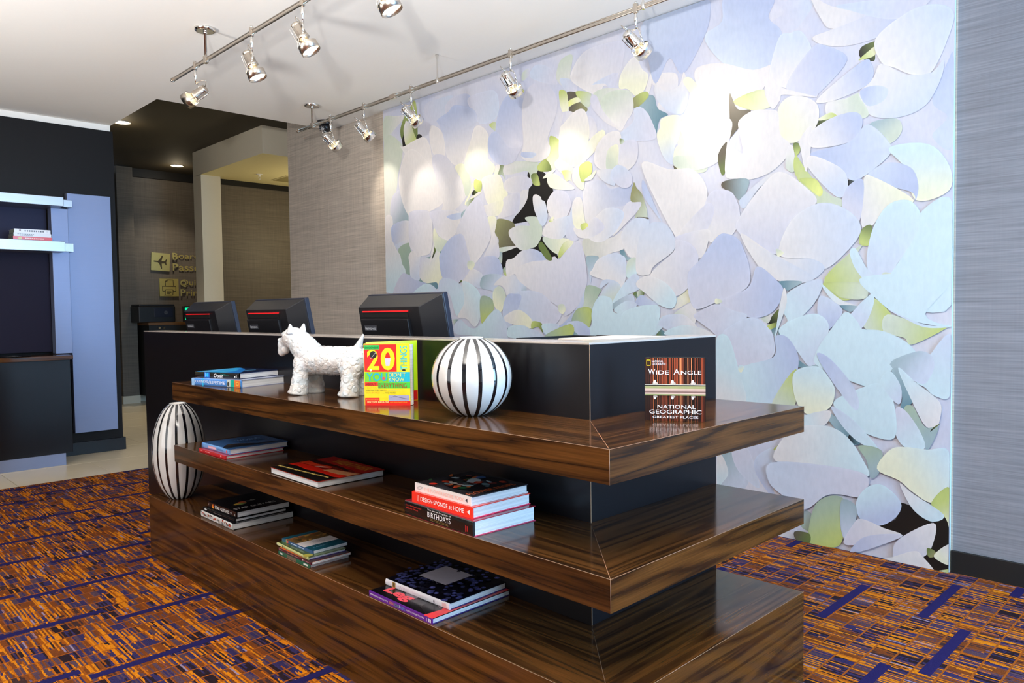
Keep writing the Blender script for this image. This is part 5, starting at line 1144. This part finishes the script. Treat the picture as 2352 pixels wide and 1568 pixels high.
# ------------------------------------------------------------------ business corner at the far wall
YB = 9.55
M_brass = mat('pale_brass_plate', (206, 198, 132), 0.35, 0.45, noise=0.05); M_brassd = mat('olive_brass_plate', (172, 158, 88), 0.5, 0.2, noise=0.05)
cab = thing('printer_cabinet', 'black cabinet with wood top under the printer at the far wall', 'cabinet')
MB().box(1.93, 3.2, 9.02, 9.53, 0.10, 1.035).build('body', M_blackm, cab, bevel=0.002)
MB().box(1.92, 3.2, 9.00, 9.53, 1.035, 1.070).build('top', mat('amber_wood_edge', (116, 74, 30), 0.4, noise=0.2, nscale=5, stretch=(1, 8, 8)), cab, bevel=0.0015)
for x in (2.055, 2.115): MB().lathe([(0, 0.006), (0.018, 0.006), (0.02, 0.015), (0.03, 0.013)][::-1], o=(x, 9.02, 1.0), ax=(0, -1, 0), n=14).build('knob', M_chrome, cab)
t = thing('printer', 'black printer on the cabinet at the far wall', 'printer', (2.13, 9.22, 1.070))
MB().box(-0.31, 0.155, -0.17, 0.2, 0.0, 0.215).build('body', M_black, t, bevel=0.012)
MB().box(-0.30, 0.15, -0.16, 0.19, 0.215, 0.240).build('scanner_lid', M_black, t, bevel=0.008)
MB().box(-0.12, 0.12, -0.176, -0.168, 0.07, 0.19).build('front_panel', mat('dark_blue_plastic', (22, 26, 46), 0.3), t, bevel=0.002)
MB().lathe([(0, 0.024), (0.002, 0.024)], o=(0.03, -0.1765, 0.13), ax=(0, -1, 0), n=20).build('badge_ring', mat('badge_dark', (70, 70, 76), 0.4), t)
text(t, 'DELL', (0.012, -0.1795, 0.124), (1, 0, 0), (0, 0, 1), 0.036, 0.012, (20, 20, 24), name='badge_lettering')
t = thing('kiosk_screen', 'black framed screen glowing green beside the cream column', 'screen', (2.50, 9.16, 1.070))
MB().box(-0.075, 0.33, -0.02, 0.02, 0.0, 0.215).build('frame', M_black, t, bevel=0.004)
MB().box(-0.055, 0.31, -0.0215, -0.019, 0.015, 0.195).build('panel', mat('green_screen_glow', (20, 220, 150), 0.4, emit=(20, 235, 160), es=1.0), t)
MB().box(-0.02, 0.25, -0.10, 0.10, -0.0005, 0.006).build('foot', M_black, t)
# wall signs: two square pictogram plates and raised lettering
sg = thing('boarding_sign', 'pale brass square sign with an aeroplane and raised lettering', 'sign', (2.285, YB - 0.004, 1.90), 0)
pl = MB().box(-0.123, 0.123, -0.014, 0.0, -0.122, 0.122).build('plate', M_brass, sg, bevel=0.001); pl.rotation_euler = (0, R(3.0), 0)
dk = ink((70, 62, 44))
def icon(parent, outlines, name):
    b = MB()
    for pts in outlines:
        n = len(pts); b.add([(x, -0.0152, z) for x, z in pts] + [(x, -0.013, z) for x, z in pts], [tuple(range(n)), tuple(range(2 * n - 1, n - 1, -1))] + [(i, n + i, n + (i + 1) % n, (i + 1) % n) for i in range(n)])
    return b.build(name, dk, parent)
icon(pl, [[(-0.095, 0.004), (-0.088, -0.004), (-0.035, -0.008), (-0.012, -0.034), (0.008, -0.092), (0.022, -0.094), (0.014, -0.02), (0.054, -0.016), (0.07, -0.040), (0.082, -0.040), (0.075, 0.0), (0.086, 0.040), (0.074, 0.042), (0.052, 0.012), (0.010, 0.010), (0.030, 0.085), (0.016, 0.090), (-0.018, 0.028), (-0.036, 0.012), (-0.088, 0.012)]], 'aeroplane')
for s, zz_, w in (('Boarding', 0.035, 0.56), ('Passes', -0.112, 0.44)): text(sg, s, (0.163, -0.006, zz_), (1, 0, 0), (0, 0, 1), w, 0.098, (0, 0, 0), m=M_brassd, extr=0.004, bold=0.01)
for s, zz_ in (('B', 0.035), ('P', -0.112)): text(sg, s, (0.163, -0.012, zz_), (1, 0, 0), (0, 0, 1), 0.066, 0.098, (0, 0, 0), m=M_brass, extr=0.004, bold=0.012)
sg = thing('print_sign', 'olive brass square sign with a printer outline, lower of the two', 'sign', (2.39, YB - 0.004, 1.548), 0)
pl = MB().box(-0.128, 0.128, -0.014, 0.0, -0.122, 0.122).build('plate', M_brassd, sg, bevel=0.001)
def bar(x0, z0, x1, z1, w=0.004):
    d = Vector((x1 - x0, z1 - z0)); n = Vector((-d.y, d.x)).normalized() * w
    return [(x0 + n.x, z0 + n.y), (x0 - n.x, z0 - n.y), (x1 - n.x, z1 - n.y), (x1 + n.x, z1 + n.y)]
seg = [(-0.05, 0.02, -0.05, 0.085), (-0.05, 0.085, -0.03, 0.108), (-0.03, 0.108, 0.055, 0.108), (0.055, 0.108, 0.06, 0.02), (-0.09, 0.018, 0.09, 0.018), (-0.09, 0.018, -0.09, -0.05), (-0.09, -0.05, -0.058, -0.05), (0.09, 0.018, 0.09, -0.05), (0.09, -0.05, 0.055, -0.05), (-0.052, -0.03, 0.052, -0.03), (-0.052, -0.03, -0.058, -0.105), (0.052, -0.03, 0.046, -0.105), (-0.07, -0.105, 0.046, -0.105), (-0.03, -0.055, 0.028, -0.055), (-0.03, -0.07, 0.028, -0.07), (-0.03, -0.085, 0.01, -0.085), (-0.02, 0.108, -0.028, 0.085), (-0.028, 0.085, -0.05, 0.085)]
icon(pl, [bar(*q) for q in seg], 'printer_outline')
for s, zz_, w in (('Quick', 0.022, 0.36), ('Print', -0.115, 0.30)): text(sg, s, (0.155, -0.006, zz_), (1, 0, 0), (0, 0, 1), w, 0.096, (0, 0, 0), m=M_brassd, extr=0.004, bold=0.01)
for s, zz_, w in (('Q', 0.008, 0.085), ('P', -0.115, 0.064)): text(sg, s, (0.152, -0.012, zz_), (1, 0, 0), (0, 0, 1), w, 0.096, (0, 0, 0), m=M_brass, extr=0.004, bold=0.012)

# ------------------------------------------------------------------ track lights
M_bulb = mat('lit_lamp_face', (255, 246, 230), 0.3, emit=(255, 240, 215), es=25)
M_refl = mat('lamp_reflector', (250, 236, 200), 0.15, 0.8, emit=(255, 236, 190), es=0.35)
ZC = 2.795
def rail(label, x, z, y0, y1, canopies, posts, joints):
    t = thing('track_rail', label, 'track light', (x, y0, z), 0, 'ceiling track rails')
    MB().box(-0.0035, 0.0035, y1 - y0, 0, -0.009, 0.009).build('bar_core', M_nickel, t)
    b = MB(); b.tube([(0, 0, 0.0085), (0, y1 - y0, 0.0085)], 0.0052, 10); b.tube([(0, 0, -0.0085), (0, y1 - y0, -0.0085)], 0.0052, 10); b.build('bar_tubes', M_nickel, t)
    MB().lathe([(0, 0.014), (0.012, 0.014)], o=(0, -0.002, 0), ax=(0, 1, 0), n=16).build('end_cap', M_nickel, t)
    for y in canopies:
        h = ZC - z
        c = MB().lathe([(h - 0.018, 0.046), (h - 0.016, 0.056), (h - 0.004, 0.058), (h, 0.058)], o=(0, y - y0, 0), n=36).build('canopy', M_chrome, t)
        MB().lathe([(0.02, 0.0075), (h - 0.03, 0.0075), (h - 0.03, 0.011), (h - 0.016, 0.011)], o=(0, y - y0, 0), n=14).build('stem', M_chrome, c)
        MB().box(-0.011, 0.011, y - y0 - 0.017, y - y0 + 0.017, -0.018, 0.022).build('rail_clamp', M_nickel, t, bevel=0.002)
    for y in posts:
        h = ZC - z
        MB().lathe([(-0.016, 0.007), (-0.012, 0.010), (0.018, 0.010), (0.024, 0.005), (h - 0.03, 0.005), (h, 0.012)], o=(0, y - y0, 0), n=14).build('support_post', M_chrome, t)
    for y in joints: MB().box(-0.012, 0.012, y - y0 - 0.03, y - y0 + 0.03, -0.016, 0.016).build('rail_joint', M_nickel, t, bevel=0.003)
    return t
rail('steel track rail over the left aisle, nearer the camera', 0.262, 2.618, 3.53, -1.6, [3.035], [0.6], [])
rail('steel track rail in front of the flower mural', 1.517, 2.632, 4.27, -1.6, [4.05], [2.49, 0.90], [2.97])

def track_head(label, x, y, zr, aim, group, power, beam, shell, sidey=1):
    t = thing('track_spotlight', label, 'spotlight', (x, y, zr), 0, group)
    MB().box(-0.009, 0.009, -0.012, 0.012, -0.020, 0.026).build('rail_clamp', M_nickel, t, bevel=0.003)
    MB().lathe([(0.026, 0.006), (0.034, 0.007)][::1], n=12).build('clamp_screw', M_chrome, t)
    MB().lathe([(-0.095, 0.0045), (-0.068, 0.0045), (-0.058, 0.0085), (-0.042, 0.010), (-0.03, 0.006), (-0.018, 0.008)], n=14).build('stem', M_chrome, t)
    Pc = Vector((0, 0, -0.165)); a = (Vector(aim) - Vector((x, y, zr)) - Pc).normalized()
    side = a.cross(Vector((0, 0, 1))).normalized() * sidey; up = side.cross(a).normalized()
    if up.z < 0: up = -up
    def Q(s, tt_, u=0.0): return Pc + a * tt_ + side * s + up * u
    # bracket: flat strap from the stem round one side of the body
    S0 = Vector((0, 0, -0.093)); st = [S0, S0 + side * 0.018 + Vector((0, 0, -0.004)), Q(0.036, -0.028, 0.03), Q(0.038, -0.005, 0.012), Q(0.036, 0.022, 0.0)]
    b = MB(); wv = up.cross(side) if abs(up.z) < .2 else a
    for i in range(len(st) - 1): b.tube([st[i] - a * 0.003, st[i + 1] - a * 0.003], 0.0026, 8); b.tube([st[i] + a * 0.003, st[i + 1] + a * 0.003], 0.0026, 8)
    b.build('yoke', M_chrome, t)
    MB().lathe([(0, 0.008), (0.012, 0.009), (0.014, 0.005)], o=Q(0.029, 0.022), ax=side, n=14).build('pivot_screw', M_chrome, t)
    o0 = Pc - a * 0.075
    MB().lathe([(0, 0.010), (0.002, 0.023), (0.012, 0.0255), (0.014, 0.0235), (0.018, 0.0235), (0.020, 0.0255), (0.066, 0.0265), (0.068, 0.030), (0.080, 0.030), (0.083, 0.024), (0.092, 0.020)], o=o0, ax=a, n=28).build('lamp_body', shell, t)
    MB().lathe([(0.088, 0.012), (0.098, 0.024), (0.110, 0.036), (0.117, 0.039)], o=o0, ax=a, n=28, caps=False).build('reflector', M_refl, t)
    MB().lathe([(0.112, 0.0475), (0.112, 0.0445), (0.150, 0.0445), (0.150, 0.0475), (0.112, 0.0475)], o=o0, ax=a, n=36, caps=False).build('lens_ring', shell, t)
    MB().lathe([(0.122, 0.0435), (0.1235, 0.0435)], o=o0, ax=a, n=28).build('lamp_face', M_bulb, t)
    for s in (-1, 1, 0):
        w = MB(); k0 = (side * s * 0.8 - up * 0.6) if s else -up; k = k0.normalized()
        w.tube([o0 + a * 0.01 + k * 0.024, o0 + a * 0.012 + k * 0.036, o0 + a * 0.060 + k * 0.037, o0 + a * 0.085 + k * 0.034, o0 + a * 0.095 + k * 0.044, o0 + a * 0.125 + k * 0.046], 0.0022, 8); w.build('cage_wire', M_chrome, t)
    c = MB(); q0 = S0 + Vector((0, 0, -0.002)); q3 = o0 + up * 0.010
    pts = []
    c1_ = q0 - side * 0.03 - a * 0.01 + Vector((0, 0, -0.03)); c2_ = q3 - a * 0.07 - side * 0.04 + Vector((0, 0, 0.03))
    for i in range(13):
        s = i / 12; pts.append(q0 * (1 - s) ** 3 + c1_ * 3 * s * (1 - s) ** 2 + c2_ * 3 * s * s * (1 - s) + q3 * s ** 3)
    c.tube(pts, 0.0022, 8); c.build('cord', M_nickel, t)
    if power:
        P0 = Vector((x, y, zr)) + o0 + a * 0.155; spot_light('spotlight_beam', P0, P0 + a, power, (1.0, 0.90, 0.76), beam, 0.75, 0.012)
gA = 'spotlights on the left rail'; gB = 'spotlights on the mural rail'
track_head('satin spotlight at the far end of the left rail, turned to the left', 0.262, 3.19, 2.618, (-0.9, 4.9, 1.35), gA, 8, 50, M_nickel)
track_head('lit satin spotlight second from the far end of the left rail', 0.262, 2.46, 2.618, (0.68, 2.04, 1.0), gA, 8, 45, M_nickel)
track_head('lit satin spotlight third from the far end of the left rail', 0.262, 1.935, 2.618, (0.85, 1.35, 1.0), gA, 8, 45, M_nickel)
track_head('satin spotlight nearest the camera, cut by the top of the photo', 0.262, 1.28, 2.618, (0.75, 0.80, 1.0), gA, 8, 45, M_nickel)
for yh, yw, zw, lab in ((3.78, 3.80, 2.15, 'chrome spotlight at the far end of the mural rail, by the dome camera'), (3.33, 3.27, 2.02, 'chrome spotlight second on the mural rail, over the grey wallpaper'),
                        (2.77, 2.68, 2.05, 'chrome spotlight third on the mural rail, at the left edge of the mural'), (1.825, 1.86, 2.02, 'chrome spotlight alone at the middle of the mural rail'), (0.945, 0.84, 2.14, 'chrome spotlight nearest the camera on the mural rail')):
    track_head(lab, 1.517, yh, 2.632, (2.03, yw, zw), gB, 8, 56, M_chrome)
t = thing('dome_camera', 'black security camera on the ceiling beside the mural rail', 'security camera', (1.855, 4.43, ZC))
MB().lathe([(-0.035, 0.058), (-0.03, 0.062), (0, 0.062)], n=32).build('mount', M_black, t)
bm_ = MB().lathe([(-0.096, 0.005), (-0.09, 0.03), (-0.075, 0.045), (-0.055, 0.05), (-0.035, 0.046)], n=32); bm_.build('dome', M_black, t)
dv = (Vector((-0.9, -0.7, -0.35))).normalized()
MB().lathe([(0.03, 0.026), (0.062, 0.026), (0.064, 0.020), (0.058, 0.018)], o=(0, 0, -0.062), ax=dv, n=24).build('lens_barrel', M_black, t)
MB().lathe([(0.055, 0.0185), (0.060, 0.0175), (0.0605, 0.013)], o=(0, 0, -0.062), ax=dv, n=24).build('lens', mat('lens_glass', (10, 12, 20), 0.05, coat=1.0), t)
for k in range(8):
    e1 = dv.orthogonal().normalized(); e2 = dv.cross(e1); an = k * math.pi / 4; p = Vector((0, 0, -0.062)) + dv * 0.0635 + (e1 * math.cos(an) + e2 * math.sin(an)) * 0.0225
    MB().lathe([(0, 0.002), (0.0015, 0.0018)], o=p, ax=dv, n=8).build('infrared_lamp', mat('pale_led', (200, 200, 200), 0.3), t)
for o in bpy.data.objects:
    if 'dims' in o: del o['dims']
